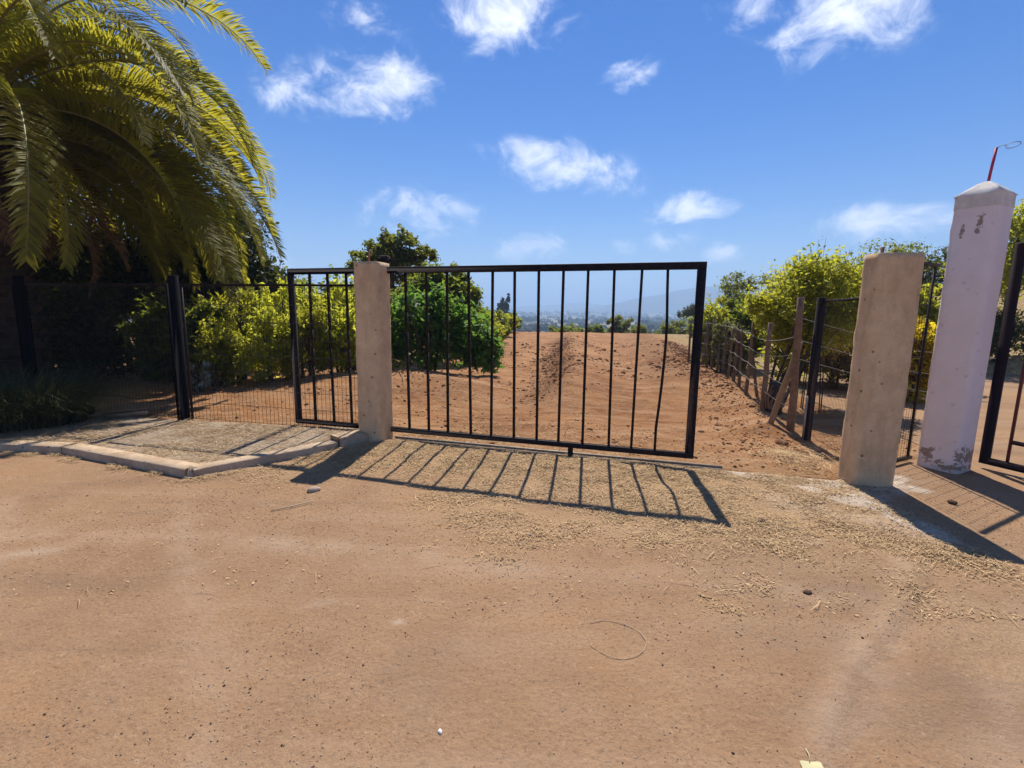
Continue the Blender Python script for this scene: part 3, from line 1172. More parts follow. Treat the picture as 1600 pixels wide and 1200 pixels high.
WF = tag(empty('wire_fence'), 'rustic fence of weathered wooden stakes and slack wires edging the dug field', 'fence')
main = round_post(WF, 3.58, 5.95, 1.68, .046, (-.06, 0))
round_post(WF, 3.44, 6.25, 1.10, .036, (.13, -.30), M['wood_pale'], 'brace')
round_post(WF, 3.72, 6.95, 1.28, .038, (.0, 0), M['wood'])
stakes = [(3.98, 8.0, 1.22, .030), (4.12, 8.55, 1.05, .027), (4.22, 9.0, 1.10, .028), (4.29, 9.4, .98, .026), (4.35, 9.8, 1.08, .027), (4.41, 10.2, 1.02, .026), (4.46, 10.6, 1.10, .027),
          (4.51, 11.0, 1.0, .026), (4.56, 11.45, 1.08, .027), (4.62, 12.0, 1.05, .027), (4.70, 12.7, 1.1, .027)]
for i, (x, y, h, r_) in enumerate(stakes):
    round_post(WF, x, y, h, r_, (rng.normal(0, .03), rng.normal(0, .03)), M['wood_grey'] if i % 3 else M['wood'])
round_post(WF, 4.28, 8.15, 1.0, .025, (-.22, .0), M['wood_grey'], 'brace')
line = [(3.56, 5.95), (3.72, 6.95)] + [(x, y) for x, y, _, _ in stakes]
for hgt in (.30, .55, .80, 1.02):
    pts = []
    for i in range(len(line) - 1):
        a, b = np.array(line[i]), np.array(line[i + 1])
        for t_ in np.linspace(0, 1, 7)[:-1]:
            p = a + (b - a) * t_
            za = gz(*a) * (1 - t_) + gz(*b) * t_
            pts.append((p[0] - .03, p[1], za + hgt - .018 * math.sin(t_ * PI) + (.18 * (1 - t_) if i == 0 and hgt > .6 else 0)))
    q = MB()
    q.tube(pts, .0032, 4, cap=False)
    q.build('wire', M['galv'], WF)
for k, z in enumerate((.25, .62, .85, 1.12)):     # wires running off to the right behind the mesh
    q = MB()
    q.tube([(3.58, 5.95, z + .35), (4.2, 6.0, z + .2), (5.2, 6.15, z - .04), (6.6, 6.4, z - .3 + .05 * k)], .003, 4, cap=False)
    q.build('wire', M['galv'], WF)

# ------------------------------------------------------------------ plants


def unit(v):
    return v / (np.linalg.norm(v, axis=-1, keepdims=True) + 1e-9)


def crown_arrays(r_, lobes, n, size, aspect=.5, clump=.17, per=60, shell=.62, out=.0, up=.9, zmin=None, sprigs=0, sprig_len=.4, flat=1.0):
    """leaf quads clustered in clumps spread through the lobes' volume"""
    lobes = np.asarray(lobes, float)
    wgt = (lobes[:, 3] * lobes[:, 4] + lobes[:, 4] * lobes[:, 5] + lobes[:, 3] * lobes[:, 5])
    wgt = wgt / wgt.sum()
    nc_ = max(6, n // per)
    li = r_.choice(len(lobes), nc_, p=wgt)
    dirs = unit(r_.normal(size=(nc_, 3)))
    rr = r_.uniform(shell, 1.0, nc_)
    cc = lobes[li, :3] + dirs * rr[:, None] * lobes[li, 3:6]
    ctint = r_.uniform(0, 1, nc_)
    ci = r_.integers(0, nc_, n)
    R0 = lobes[li[ci], 3:6].mean(1)
    off = r_.normal(size=(n, 3)) * (clump * R0)[:, None] * np.array([1, 1, flat])
    p = cc[ci] + off
    outd = unit(p - lobes[li[ci], :3])
    tint = np.clip(.60 * ctint[ci] + .40 * r_.uniform(0, 1, n), 0, 1)
    if sprigs:
        ns = sprigs
        k = 16
        si = r_.choice(len(lobes), ns, p=wgt)
        sd_ = unit(r_.normal(size=(ns, 3)) + np.array([0, 0, 1.1]))
        base = lobes[si, :3] + sd_ * lobes[si, 3:6] * .9
        gd_ = unit(sd_ + r_.normal(size=(ns, 3)) * .35 + np.array([0, 0, .6]))
        L = sprig_len * r_.uniform(.4, 1.1, ns)
        t_ = np.linspace(0, 1, k)
        sp = base[:, None, :] + gd_[:, None, :] * (L[:, None] * t_[None, :])[..., None]
        sp = sp + r_.normal(size=sp.shape) * (.022 + .05 * sprig_len * .4)
        p = np.concatenate([p, sp.reshape(-1, 3)])
        outd = np.concatenate([outd, np.repeat(gd_, k, 0)])
        tint = np.concatenate([tint, r_.uniform(.3, 1, ns * k)])
    if zmin is not None:
        ok = p[:, 2] > zmin
        p, outd, tint = p[ok], outd[ok], tint[ok]
    n = len(p)
    nrm = unit(outd * .4 + r_.normal(size=(n, 3)) * .75 + np.array([.07, .45, .8]) * up)
    tg = unit(np.cross(nrm, r_.normal(size=(n, 3))))
    if out > 0:
        tg = unit(tg * (1 - out) + out * unit(outd + np.array([0, 0, .5])) + r_.normal(size=(n, 3)) * .15)
        nrm = unit(np.cross(tg, np.cross(nrm, tg)))
    bt = np.cross(nrm, tg)
    sz = size * r_.uniform(.40, 1.6, n)[:, None]
    a = p - tg * sz * .5
    b = p + bt * sz * aspect * .5 + nrm * sz * .10
    c = p + tg * sz * .5
    d = p - bt * sz * aspect * .5 + nrm * sz * .10
    v = np.stack([a, b, c, d], 1).reshape(-1, 3)
    f = np.arange(n * 4).reshape(-1, 4)
    return v, f, np.repeat(tint, 4)


def branchy(r_, base_z, top, n_limb, r0, spread, multi=1, sides=7, lean=(0, 0)):
    """trunk(s) with limbs; local coordinates with base at the origin"""
    q = MB()
    for k in range(multi):
        ox = r_.normal(0, r0 * 1.3 if multi > 1 else 0, 2)
        ln = (r_.normal(0, spread * .25, 2) if multi > 1 else r_.normal(0, spread * .06, 2)) + np.array(lean)
        n = 8
        pts = []
        for i in range(n):
            t_ = i / (n - 1)
            pts.append((ox[0] + ln[0] * t_ + r_.normal(0, r0 * .25) * (t_ > 0), ox[1] + ln[1] * t_ + r_.normal(0, r0 * .25) * (t_ > 0), base_z + (top * .85 - base_z) * t_))
        q.tube(pts, r0 / math.sqrt(multi) * np.linspace(1.15, .3, n), sides)
        for j in range(n_limb):
            i = r_.integers(2, n - 1)
            s0 = np.array(pts[i])
            a = r_.uniform(0, 2 * PI)
            e = s0 + np.array([math.cos(a) * spread * r_.uniform(.4, .85), math.sin(a) * spread * r_.uniform(.4, .85), (top - s0[2]) * r_.uniform(.15, .6)])
            mid = (s0 + e) / 2 + np.array([0, 0, -.05 * spread])
            q.tube([s0, mid, e], np.array([.42, .26, .08]) * r0 / math.sqrt(multi), 5)
    return q


def plant(name, label, cat, loc, lobes, n, size, mat, group=None, seed=0, trunk=None, bark='bark', **kw):
    r_ = np.random.default_rng(1000 + seed)
    z0 = gz(loc[0], loc[1]) - .02 if len(loc) < 3 else loc[2]
    t = tag(empty(name, (loc[0], loc[1], z0)), label, cat, group)
    v, f, ti = crown_arrays(r_, lobes, n, size, **kw)
    link('crown', mesh_data('crown', v, f, M[mat], ti), t)
    tp = max(l[2] + l[5] for l in lobes)
    sp = max(abs(l[0]) + l[3] for l in lobes)
    tk = trunk or dict(n_limb=5, r0=.05, spread=sp * .8, multi=3)
    branchy(r_, -.1, tp, **tk).build('trunk' if tk.get('multi', 1) == 1 else 'stems', M[bark], t, smooth=True)
    return t


def shrub_lobes(r_, rx, ry, h, k=7, low=.05):
    """a bushy mass reaching the ground, made of uneven lobes"""
    L = []
    for i in range(k):
        a = r_.uniform(0, 2 * PI)
        d = r_.uniform(.15, .72)
        z = h * r_.uniform(.22, .72)
        s_ = r_.uniform(.32, .52)
        L.append((rx * d * math.cos(a), ry * d * math.sin(a), z, rx * s_ * 1.05, ry * s_ * 1.05, h * r_.uniform(.20, .32)))
    L.append((0, 0, h * .42, rx * .72, ry * .72, h * .42))
    return L


def shrub(name, label, loc, rx, ry, h, n, size, mat, seed, group=None, k=7, cat='shrub', **kw):
    r_ = np.random.default_rng(500 + seed)
    return plant(name, label, cat, loc, shrub_lobes(r_, rx, ry, h, k), n, size, mat, group, seed, zmin=.02, **kw)


# --- palm
def frond_mesh(r_, L, e0, droop, n_leaf=185, leaf=.46, dead=False, name='frond'):
    """one feather leaf; starts at the origin heading +X and up by e0, bending down"""
    n = 26
    s_ = np.linspace(0, 1, n)
    el = e0 - droop * s_ ** 1.35
    dx = np.cos(el) * L / (n - 1)
    dz = np.sin(el) * L / (n - 1)
    side = r_.normal(0, .12)
    X = np.concatenate([[0], np.cumsum(dx[:-1])])
    Z = np.concatenate([[0], np.cumsum(dz[:-1])])
    Yc = side * s_ ** 2 * L * .5
    pts = np.stack([X, Yc, Z], -1)
    q = MB()
    q.tube(pts, np.interp(s_, [0, .1, 1], [.032, .020, .004]), 5)
    nv0 = q.n
    tn = unit(np.gradient(pts, axis=0))
    upv = unit(np.stack([-np.sin(el), np.zeros(n), np.cos(el)], -1))
    sv = np.cross(tn, upv)
    tw = r_.normal(0, .35)
    t_ = np.linspace(.13, .995, n_leaf)
    V, F3, F4, T = [], [], [], []
    k = 0
    roll = r_.normal(0, .25)
    for side_ in (-1, 1):
        P = np.stack([np.interp(t_, s_, pts[:, i]) for i in range(3)], -1)
        A = unit(np.stack([np.interp(t_, s_, tn[:, i]) for i in range(3)], -1))
        B = unit(np.stack([np.interp(t_, s_, sv[:, i]) for i in range(3)], -1)) * side_
        U = unit(np.stack([np.interp(t_, s_, upv[:, i]) for i in range(3)], -1))
        ln = leaf * np.interp(t_, [.1, .25, .6, .85, 1], [.55, .95, 1.0, .72, .35]) * r_.uniform(.85, 1.12, n_leaf)
        fw_ = np.interp(t_, [0, 1], [.30, .75])[:, None] + r_.normal(0, .07, (n_leaf, 1))
        lift = (.38 + roll * side_ + r_.normal(0, .14, (n_leaf, 1)))
        D = unit(B * (1 - fw_ * .55) + A * fw_ + U * lift)
        D2 = unit(D + np.array([0, 0, -1.0]) * (r_.uniform(.10, .55, (n_leaf, 1)) + (.5 if dead else 0)))
        wv = unit(np.cross(D, U)) * .5
        w0 = .026
        p0_ = P
        p1_ = P + D * ln[:, None] * .5
        p2_ = p1_ + D2 * ln[:, None] * .5
        arr = np.stack([p0_ - wv * w0 * .6, p0_ + wv * w0 * .6, p1_ + wv * w0, p1_ - wv * w0, p2_], 1)
        V.append(arr.reshape(-1, 3))
        i0 = np.arange(n_leaf) * 5 + k
        F4.append(np.stack([i0, i0 + 1, i0 + 2, i0 + 3], -1))
        F3.append(np.stack([i0 + 3, i0 + 2, i0 + 4], -1))
        k += n_leaf * 5
        T.append(np.repeat(np.clip(r_.normal(.5, .22, n_leaf), 0, 1), 5))
    V = np.concatenate(V)
    q.add(V, [np.concatenate(F4), np.concatenate(F3)], np.concatenate(T))
    me_ = q.data(name, M['rachis'] if not dead else M['frond_dead'])
    me_.materials.append(M['frond'] if not dead else M['frond_dead'])
    mi = np.zeros(len(me_.polygons), np.int32)
    lt = np.zeros(len(me_.polygons), np.int32)
    me_.polygons.foreach_get('loop_start', lt)
    vi = np.zeros(len(me_.loops), np.int32)
    me_.loops.foreach_get('vertex_index', vi)
    mi[vi[lt] >= nv0] = 1
    me_.polygons.foreach_set('material_index', mi)
    return me_


PR = np.random.default_rng(42)
PALM = tag(empty('palm_tree', (-8.15, 7.75, gz(-8.15, 7.75))), 'big date palm with long arching feather fronds overhanging the mesh fence', 'palm')
CZ = 4.45
q = MB()
zz = np.linspace(-.1, CZ, 40)
q.tube(np.stack([np.zeros(40), np.zeros(40), zz], -1), .33 + .035 * (np.arange(40) % 2) + .06 * sstep(CZ - 1.0, CZ, zz) + .08 * sstep(.5, 0, zz), 14)
# leaf base stubs spiralling up the trunk
for i in range(150):
    a = i * 2.39996
    z = .15 + (CZ - .2) * i / 150
    r0 = .35 + .06 * (z > CZ - 1)
    p = np.array([math.cos(a) * r0, math.sin(a) * r0, z])
    q.bar(p, p + np.array([math.cos(a) * .09, math.sin(a) * .09, .13]), .13, .05, up=(math.cos(a), math.sin(a), 0))
q.build('trunk', M['palm_trunk'], PALM)
protos = {}
for kk in range(5):
    protos['hi', kk] = frond_mesh(PR, 4.5 + PR.normal(0, .2), R(68), R(140) + PR.normal(0, .12))
    protos['mid', kk] = frond_mesh(PR, 4.6 + PR.normal(0, .2), R(40), R(130) + PR.normal(0, .12))
    protos['low', kk] = frond_mesh(PR, 4.4 + PR.normal(0, .2), R(10), R(102) + PR.normal(0, .12))
for kk in range(5):
    protos['hang', kk] = frond_mesh(PR, 4.5 + PR.normal(0, .35), R(-4), R(80) + PR.normal(0, .15))
for kk in range(3):
    protos['dead', kk] = frond_mesh(PR, 2.6, R(-15), R(78), dead=True, n_leaf=70, leaf=.36)


def add_frond(kind, az, name='frond', pitch=0.0, roll=0.0, z=0.0, sc=1.0):
    o = link(name, protos[kind, int(PR.integers(0, 3 if kind == 'dead' else 5))], PALM)
    o.rotation_euler = (roll, pitch, az)
    o.location = (.22 * math.cos(az), .22 * math.sin(az), CZ + z)
    o.scale = (sc, sc, sc)
    return o


def facing(az):       # the side of the crown over the pavement carries few hanging fronds
    return R(-100) < (az + PI) % (2 * PI) - PI < R(-5)


for kind, cnt, ph, zz_ in (('hi', 20, .2, .25), ('mid', 38, .05, .10), ('low', 50, .13, -.10)):
    for i in range(cnt):
        az = ph + 2 * PI * i / cnt + PR.normal(0, .07)
        if kind == 'low' and facing(az) and PR.uniform() < .6:
            continue
        add_frond(kind, az, pitch=PR.normal(0, .09), roll=PR.normal(0, .18), z=zz_ + PR.normal(0, .06), sc=PR.uniform(.9, 1.08))
for i in range(34):       # lower skirt of hanging fronds
    if facing(2 * PI * i / 34) and i % 4:
        continue
    add_frond('hang', 2 * PI * i / 34 + PR.normal(0, .08), pitch=PR.normal(0, .10), roll=PR.normal(0, .2), z=-.25 + PR.normal(0, .08), sc=PR.uniform(.72, 1.06))
for i in range(26):       # the thick side towards the gate
    az = R(-12) + R(105) * i / 25 + PR.normal(0, .05)
    add_frond(('mid', 'low', 'hang')[i % 3], az, pitch=PR.normal(.05, .09), roll=PR.normal(0, .2), z=PR.normal(0, .1), sc=PR.uniform(.82, .98))
for i in range(18):
    az = 2 * PI * i / 18 + PR.normal(0, .1)
    add_frond('dead', az, 'dry_frond', pitch=PR.normal(.25, .15), roll=PR.normal(0, .3), z=-.35 + PR.normal(0, .1), sc=PR.uniform(.75, 1.0))

# --- dark thicket under and behind the palm
dk = dict(n_limb=7, r0=.09, spread=1.1, multi=4)
for i, (x, y, rx, ry, h, lab) in enumerate([
        (-11.4, 10.6, 1.7, 1.2, 4.6, 'dark leafy tree at the far edge of the thicket left of the palm trunk'),
        (-9.3, 11.5, 1.6, 1.2, 4.9, 'dark leafy tree directly behind the palm trunk'),
        (-7.6, 11.7, 1.5, 1.2, 4.6, 'dark leafy tree under the hanging fronds right of the palm trunk'),
        (-6.9, 12.0, 1.0, .9, 3.5, 'dark leafy tree behind the mesh fence post, nearest the sunlit bushes')]):
    r_ = np.random.default_rng(900 + i)
    lob = []
    for j in range(9):
        a = r_.uniform(0, 2 * PI)
        d = r_.uniform(.1, .75)
        lob.append((rx * d * math.cos(a), ry * d * math.sin(a), h * r_.uniform(.30, .86), rx * .52, ry * .52, h * .17))
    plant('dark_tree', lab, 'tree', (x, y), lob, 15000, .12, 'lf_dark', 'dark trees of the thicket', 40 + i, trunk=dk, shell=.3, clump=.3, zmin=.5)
for i, (x, y, rx, ry, h, lab) in enumerate([
        (-10.4, 8.9, 1.5, .8, 2.3, 'low dark bush left of the palm trunk behind the grass clump'),
        (-8.6, 9.3, 1.4, .7, 2.2, 'low dark bush right beside the palm trunk base'),
        (-6.75, 9.4, 1.1, .6, 2.0, 'low dark bush with a few sunlit leaves left of the fence post')]):
    shrub('dark_bush', lab, (x, y), rx, ry, h, 15000, .10, 'lf_dark' if i < 2 else 'lf_mid', 50 + i, 'dark bushes under the palm')  # third bush: lighter leaf colour stands in for sunlit leaves
shrub('pale_leaved_plant', 'small plant with pale leaves at the foot of the mesh fence post', (-5.55, 8.4), .30, .25, .62, 420, .10, 'lf_white', 55, cat='plant', aspect=.6)

# --- sunlit bushes between palm and concrete pillar
for i, (x, y, rx, ry, h, mt, lab) in enumerate([
        (-5.75, 10.0, .95, .7, 2.0, 'lf_olive', 'half shaded bush behind the mesh fence just right of its black post'),
        (-4.65, 9.9, 1.0, .7, 2.1, 'lf_yellow', 'yellow green bush behind the mesh fence, left of the gate end'),
        (-3.70, 10.1, .95, .7, 2.05, 'lf_yellow', 'yellow green bush seen through the end bars of the gate')]):
    shrub('yellow_green_bush', lab, (x, y), rx, ry * .6, h, 4800, .10, mt, 60 + i, 'sunlit bushes behind the mesh fence', k=9, aspect=.34, out=.45, sprigs=90, sprig_len=.34)
for i, (x, y, rx, h, mt, lab) in enumerate([
        (-5.45, 9.05, .60, 1.25, 'lf_olive', 'low bush in front of the half shaded one behind the mesh fence'),
        (-4.70, 9.15, .62, 1.40, 'lf_yellow', 'low yellow green bush in front row, left of the gate end post'),
        (-3.95, 9.30, .62, 1.45, 'lf_olive', 'low yellow green bush in front row, behind the first gate bars'),
        (-3.28, 9.45, .55, 1.35, 'lf_yellow', 'low yellow green bush in front row, nearest the grey pillar')]):
    shrub('low_bush', lab, (x, y), rx, .5, h, 3600, .085, mt, 160 + i, 'sunlit bushes behind the mesh fence', k=8, aspect=.36, out=.4, sprigs=70, sprig_len=.30)
shrub('tall_bush', 'taller green bush rising behind the yellow green bushes near the palm tips', (-6.3, 13.6), 1.4, .9, 2.75, 8500, .13, 'lf_mid', 65, k=8, sprigs=60, sprig_len=.4)
shrub('tall_bush', 'taller green bush rising behind the end of the gate', (-4.75, 13.8), 1.2, .9, 2.6, 8500, .13, 'lf_mid', 66, k=8, sprigs=60, sprig_len=.4)
shrub('dry_shrub', 'brown twiggy shrub just left of the grey pillar beside the kerb', (-3.45, 12.6), .38, .35, 2.35, 2600, .06, 'lf_dry', 67, k=6, sprigs=60, sprig_len=.5, aspect=.3)

# --- tree and bushes right of the pillar
plant('pine_tree', 'rounded dark green tree rising above the gate behind the grey pillar', 'tree', (-4.15, 16.5),
      [(0, 0, 3.25, .8, .7, .40), (-.75, .1, 2.95, .6, .6, .30), (.70, 0, 2.85, .55, .6, .32), (.25, .2, 3.85, .55, .5, .26), (-.25, -.1, 3.62, .50, .5, .26), (1.18, .1, 3.35, .36, .4, .20),
       (-1.3, 0, 2.75, .36, .4, .22), (.72, -.1, 3.55, .42, .4, .22), (.1, 0, 2.45, .6, .6, .3), (-1.0, 0, 3.35, .3, .3, .18)],
      9500, .125, 'lf_pine', None, 70, trunk=dict(n_limb=9, r0=.13, spread=1.0, multi=1), clump=.24, per=60, shell=.6, flat=.55, sprigs=50, sprig_len=.25)
plant('leafy_tree', 'mid green leafy tree behind the bright green bush seen through the gate', 'tree', (-2.35, 14.0),
      [(0, 0, 1.75, 1.0, .8, .75), (.7, 0, 1.9, .65, .6, .65), (-.6, 0, 1.5, .7, .6, .6), (.25, .1, 2.3, .7, .6, .42), (1.1, .1, 1.35, .5, .5, .6)],
      11000, .125, 'lf_mid', None, 71, trunk=dict(n_limb=7, r0=.09, spread=.9, multi=2), sprigs=60, sprig_len=.3, zmin=.2)
plant('bright_green_bush', 'dense bright green bush behind the gate bars next to the grey pillar', 'shrub', (-1.72, 10.2),
      [(-.75, 0, .95, .42, .45, .50), (-.25, -.1, 1.18, .48, .45, .46), (.30, .0, 1.05, .50, .5, .52), (.78, .1, .80, .42, .45, .48), (.05, .1, .55, .75, .55, .48), (1.12, .1, .45, .34, .4, .36),
       (-.9, .1, .45, .4, .4, .38), (.15, .0, 1.48, .26, .3, .22)],
      9000, .125, 'lf_green', None, 72, zmin=.02, aspect=.5, sprigs=70, sprig_len=.34, clump=.24, per=45)
hedge = [(-.95, 13.6, .55, .55, 1.25, 'lf_olive', 'low bush at the near end of the hedge along the dug field'),
         (-1.05, 16.2, .75, .7, 1.55, 'lf_mid', 'second bush of the hedge along the dug field'),
         (-1.0, 19.0, .8, .9, 1.55, 'lf_olive', 'third bush of the hedge along the dug field'),
         (-.95, 23.0, .9, 1.1, 1.5, 'lf_mid', 'fourth bush of the hedge along the dug field'),
         (-.8, 28.0, 1.0, 1.3, 1.45, 'lf_olive', 'far bush of the hedge along the dug field'),
         (-.6, 34.0, 1.2, 1.4, 1.5, 'lf_mid', 'last bush of the hedge, at the crest of the field below the conifer')]
for i, (x, y, rx, ry, h, mt, lab) in enumerate(hedge):
    shrub('hedge_bush', lab, (x, y), rx, ry, h, 5500, .11 + .010 * i, mt, 80 + i, 'bushes along the left edge of the field', k=8, sprigs=30, sprig_len=.3)
# conifer beyond the crest
plant('conifer', 'tall dark blue green conifer standing alone beyond the crest of the field', 'tree', (-2.6, 140.0, -7.6),
      [(0, 0, 3.0, 2.1, 2.0, 2.6), (.2, 0, 6.5, 2.0, 1.9, 2.6), (-.1, 0, 9.5, 1.7, 1.6, 2.4), (.3, 0, 12.0, 1.2, 1.1, 1.8), (.9, 0, 13.6, .7, .7, 1.2)],
      6000, .62, 'lf_conifer', None, 90, trunk=dict(n_limb=6, r0=.3, spread=1.5, multi=1), shell=.55)
for i, (px, y, rx, h, lab) in enumerate([(5.3, 46, 1.8, 1.7, 'green bush beyond the field crest, below the far valley fields'),
                                         (8.0, 47, 1.4, 1.9, 'rounded green bush beyond the field crest, left of the dark round one'),
                                         (10.2, 46, 1.5, 2.8, 'dark round bush beyond the field crest'),
                                         (13.3, 50, 1.6, 2.2, 'dark bush beyond the crest between the round bush and the umbrella tree'),
                                         (16.6, 52, 1.7, 2.3, 'dark bush beyond the crest just left of the umbrella tree'),
                                         (19.0, 54, 2.0, 2.7, 'wide dark bush beside the umbrella tree')]):
    shrub('crest_bush', lab, (px, y), rx, rx * .8, h, 3200, .20, 'lf_mid' if i in (0, 1) else 'lf_pine', 95 + i, 'bushes beyond the crest of the field', k=7)
plant('umbrella_tree', 'small flat topped dark tree on a bare trunk beyond the field crest', 'tree', (21.4, 58.0),
      [(0, 0, 3.7, 1.5, 1.2, .65), (-.9, 0, 3.4, .8, .8, .45), (1.0, 0, 3.6, 1.0, .8, .55), (.1, 0, 4.2, .9, .8, .35)],
      3600, .22, 'lf_dark', None, 110, trunk=dict(n_limb=8, r0=.16, spread=1.2, multi=1), shell=.5)
shrub('crest_bush', 'dark rounded bush at the foot of the umbrella tree', (20.6, 56.0), 1.0, .9, 1.7, 1600, .2, 'lf_dark', 112, 'bushes beyond the crest of the field')

# --- right side vegetation
plant('olive_bush', 'large yellow green bush on thin stems above the wooden wire fence', 'shrub', (3.98, 7.25),
      [(.75, .6, 1.78, .55, .55, .36), (.30, .4, 1.50, .36, .4, .30), (1.20, .9, 1.65, .6, .6, .42), (.85, .5, 2.08, .42, .45, .20), (.25, .5, 1.15, .26, .3, .24), (1.05, .5, 1.25, .45, .45, .32),
       (1.65, .8, 1.90, .42, .4, .30), (.60, .3, 1.08, .30, .3, .26), (.05, .6, 1.50, .22, .25, .18), (1.7, .7, 1.3, .4, .4, .35)],
      19000, .066, 'lf_olive', None, 120, trunk=dict(n_limb=3, r0=.055, spread=1.0, multi=6, lean=(.85, .6)), bark='bark', aspect=.42, sprigs=130, sprig_len=.34, clump=.27, per=50)
# long sparse sprigs on top of it
r_ = np.random.default_rng(77)
SPR = tag(empty('sparse_sapling', (4.85, 7.75, gz(4.85, 7.75))), 'thin sapling with sparse leaves poking above the large yellow green bush', 'plant')
qs = MB()
V, Tn = [], []
for i in range(9):
    a = r_.uniform(-1, 1)
    x0 = np.array([r_.normal(0, .10), r_.normal(0, .10), .0])
    e = np.array([a * .42 + .08, r_.normal(0, .2), r_.uniform(2.25, 2.78)])
    t_ = np.linspace(0, 1, 10)
    pts = x0 + (e - x0) * np.stack([t_ ** 1.6, t_ ** 1.6, t_], -1)
    qs.tube(pts, np.linspace(.010, .002, 10), 5)
    for z in np.linspace(.62, 1, 26):
        p = np.array([np.interp(z, t_, pts[:, j]) for j in range(3)]) + r_.normal(0, .028, 3)
        V.append(p)
V = np.array(V)
n = len(V)
tg = unit(r_.normal(size=(n, 3)))
bt = unit(np.cross(tg, r_.normal(size=(n, 3))))
sz = .055 * r_.uniform(.6, 1.3, n)[:, None]
vv = np.stack([V - tg * sz / 2, V + bt * sz * .25, V + tg * sz / 2, V - bt * sz * .25], 1).reshape(-1, 3)
qs.build('stems', M['bark'], SPR)
link('crown', mesh_data('crown', vv, np.arange(4 * n).reshape(-1, 4), M['lf_mid'], np.repeat(r_.uniform(0, 1, n), 4)), SPR)
shrub('fence_bush', 'yellow green upright bush rising behind the far fence stakes, right of the gate end', (5.35, 12.7), .55, .5, 1.95, 6500, .105, 'lf_olive', 130, k=8, aspect=.3, out=.5, sprigs=40)
shrub('fence_bush', 'darker green bush between the upright bush and the large yellow green bush', (6.35, 13.2), .75, .6, 2.1, 7500, .11, 'lf_mid', 131, k=8, aspect=.35, out=.4, sprigs=40)
shrub('grey_green_bush', 'small grey green bush leaning over the wooden fence stakes', (4.72, 10.4), .42, .4, 1.25, 5000, .08, 'lf_grey', 132, k=7, aspect=.35, sprigs=25, sprig_len=.25)
shrub('broom_bush', 'yellow flowering bush glimpsed between the grey and white pillars', (7.2, 8.7), .72, .55, 1.75, 11000, .09, 'lf_gold', 133, k=8, aspect=.4, out=.3)
shrub('dry_shrub', 'brown dry shrub behind the fine mesh panel, left of the yellow flowers', (6.75, 9.9), .75, .6, 1.45, 6500, .095, 'lf_dry', 134, k=8, aspect=.35, out=.3, sprigs=30)
shrub('green_shrub', 'leafy green shrub above the fine mesh panel beside the grey pillar', (6.5, 10.9), 1.15, .7, 2.25, 9500, .11, 'lf_olive', 135, k=9, sprigs=50)
shrub('green_shrub', 'green shrub showing behind the gap of the two pillars above the yellow flowers', (8.6, 10.4), 1.0, .7, 2.5, 8500, .11, 'lf_olive', 136, k=9, sprigs=40)
hill_trees = [(14.0, 29.0, 1.5, 4.3, 'lf_pine', 'dark tree on the hillside left of the large yellow green bush'), (15.7, 28.5, 1.4, 4.0, 'lf_pine', 'dark tree on the hillside just behind the large yellow green bush'),
              (17.6, 27.0, 1.6, 4.2, 'lf_pine', 'dark tree on the hillside above the fine mesh panel'), (19.4, 25.5, 1.8, 5.0, 'lf_pine', 'dark tree on the hillside directly above the grey pillar top'),
              (21.4, 25.5, 1.8, 4.9, 'lf_dark', 'dark tree on the hillside between the grey and white pillar tops'), (12.6, 31.0, 1.1, 1.5, 'lf_mid', 'small green tree low on the hillside nearest the gate end')]
for i, (x, y, rx, h, mt, lab) in enumerate(hill_trees):
    r_ = np.random.default_rng(300 + i)
    lob = [(rx * .6 * math.cos(a), rx * .6 * math.sin(a), h * r_.uniform(.25, .85), rx * .6, rx * .5, h * .18) for a in r_.uniform(0, 6.28, 10)]
    plant('hillside_tree', lab, 'tree', (x, y), lob, 6000, .16, mt, 'trees on the hillside', 140 + i, trunk=dict(n_limb=6, r0=.12, spread=rx * .7, multi=1), shell=.5, clump=.26, flat=.6)
plant('roadside_tree', 'green tree behind the maroon gate at the edge of the picture', 'tree', (13.9, 13.6),
      [(0, 0, 3.2, 1.3, 1.0, .8), (.8, 0, 2.6, 1.2, 1.0, .9), (-.7, 0, 2.4, .9, .8, .7), (.2, 0, 3.8, .8, .7, .5)], 12000, .10, 'lf_olive', None, 150, trunk=dict(n_limb=7, r0=.12, spread=1.1, multi=1))
shrub('roadside_hedge', 'dark hedge across the road beyond the maroon gate', (13.2, 13.9), 2.0, .8, 2.0, 11000, .10, 'lf_dark', 151, k=10, cat='hedge')
# stump with dry suckers at the fence
ST = tag(empty('dry_stump', (3.86, 6.95, gz(3.86, 6.95))), 'dark stump wrapped in dry stems beside the second wooden fence post', 'stump')
r_ = np.random.default_rng(9)
q = MB()
q.tube([(0, 0, -.1), (.01, 0, .12), (.02, .01, .30), (.01, 0, .42)], [.14, .12, .09, .05], 9)
q.build('stump_wood', M['bark'], ST)
q = MB()
for i in range(70):
    a = r_.uniform(0, 6.28)
    h_ = r_.uniform(.12, .5)
    q.tube([(.10 * math.cos(a), .10 * math.sin(a), 0), (.16 * math.cos(a), .16 * math.sin(a), h_ * .6), (.26 * math.cos(a + .4), .24 * math.sin(a + .4), h_)], [.005, .004, .002], 4, cap=False)
o = q.build('dry_stems', M['wood_pale'], ST)

# --- grass clump by the kerb
r_ = np.random.default_rng(3)


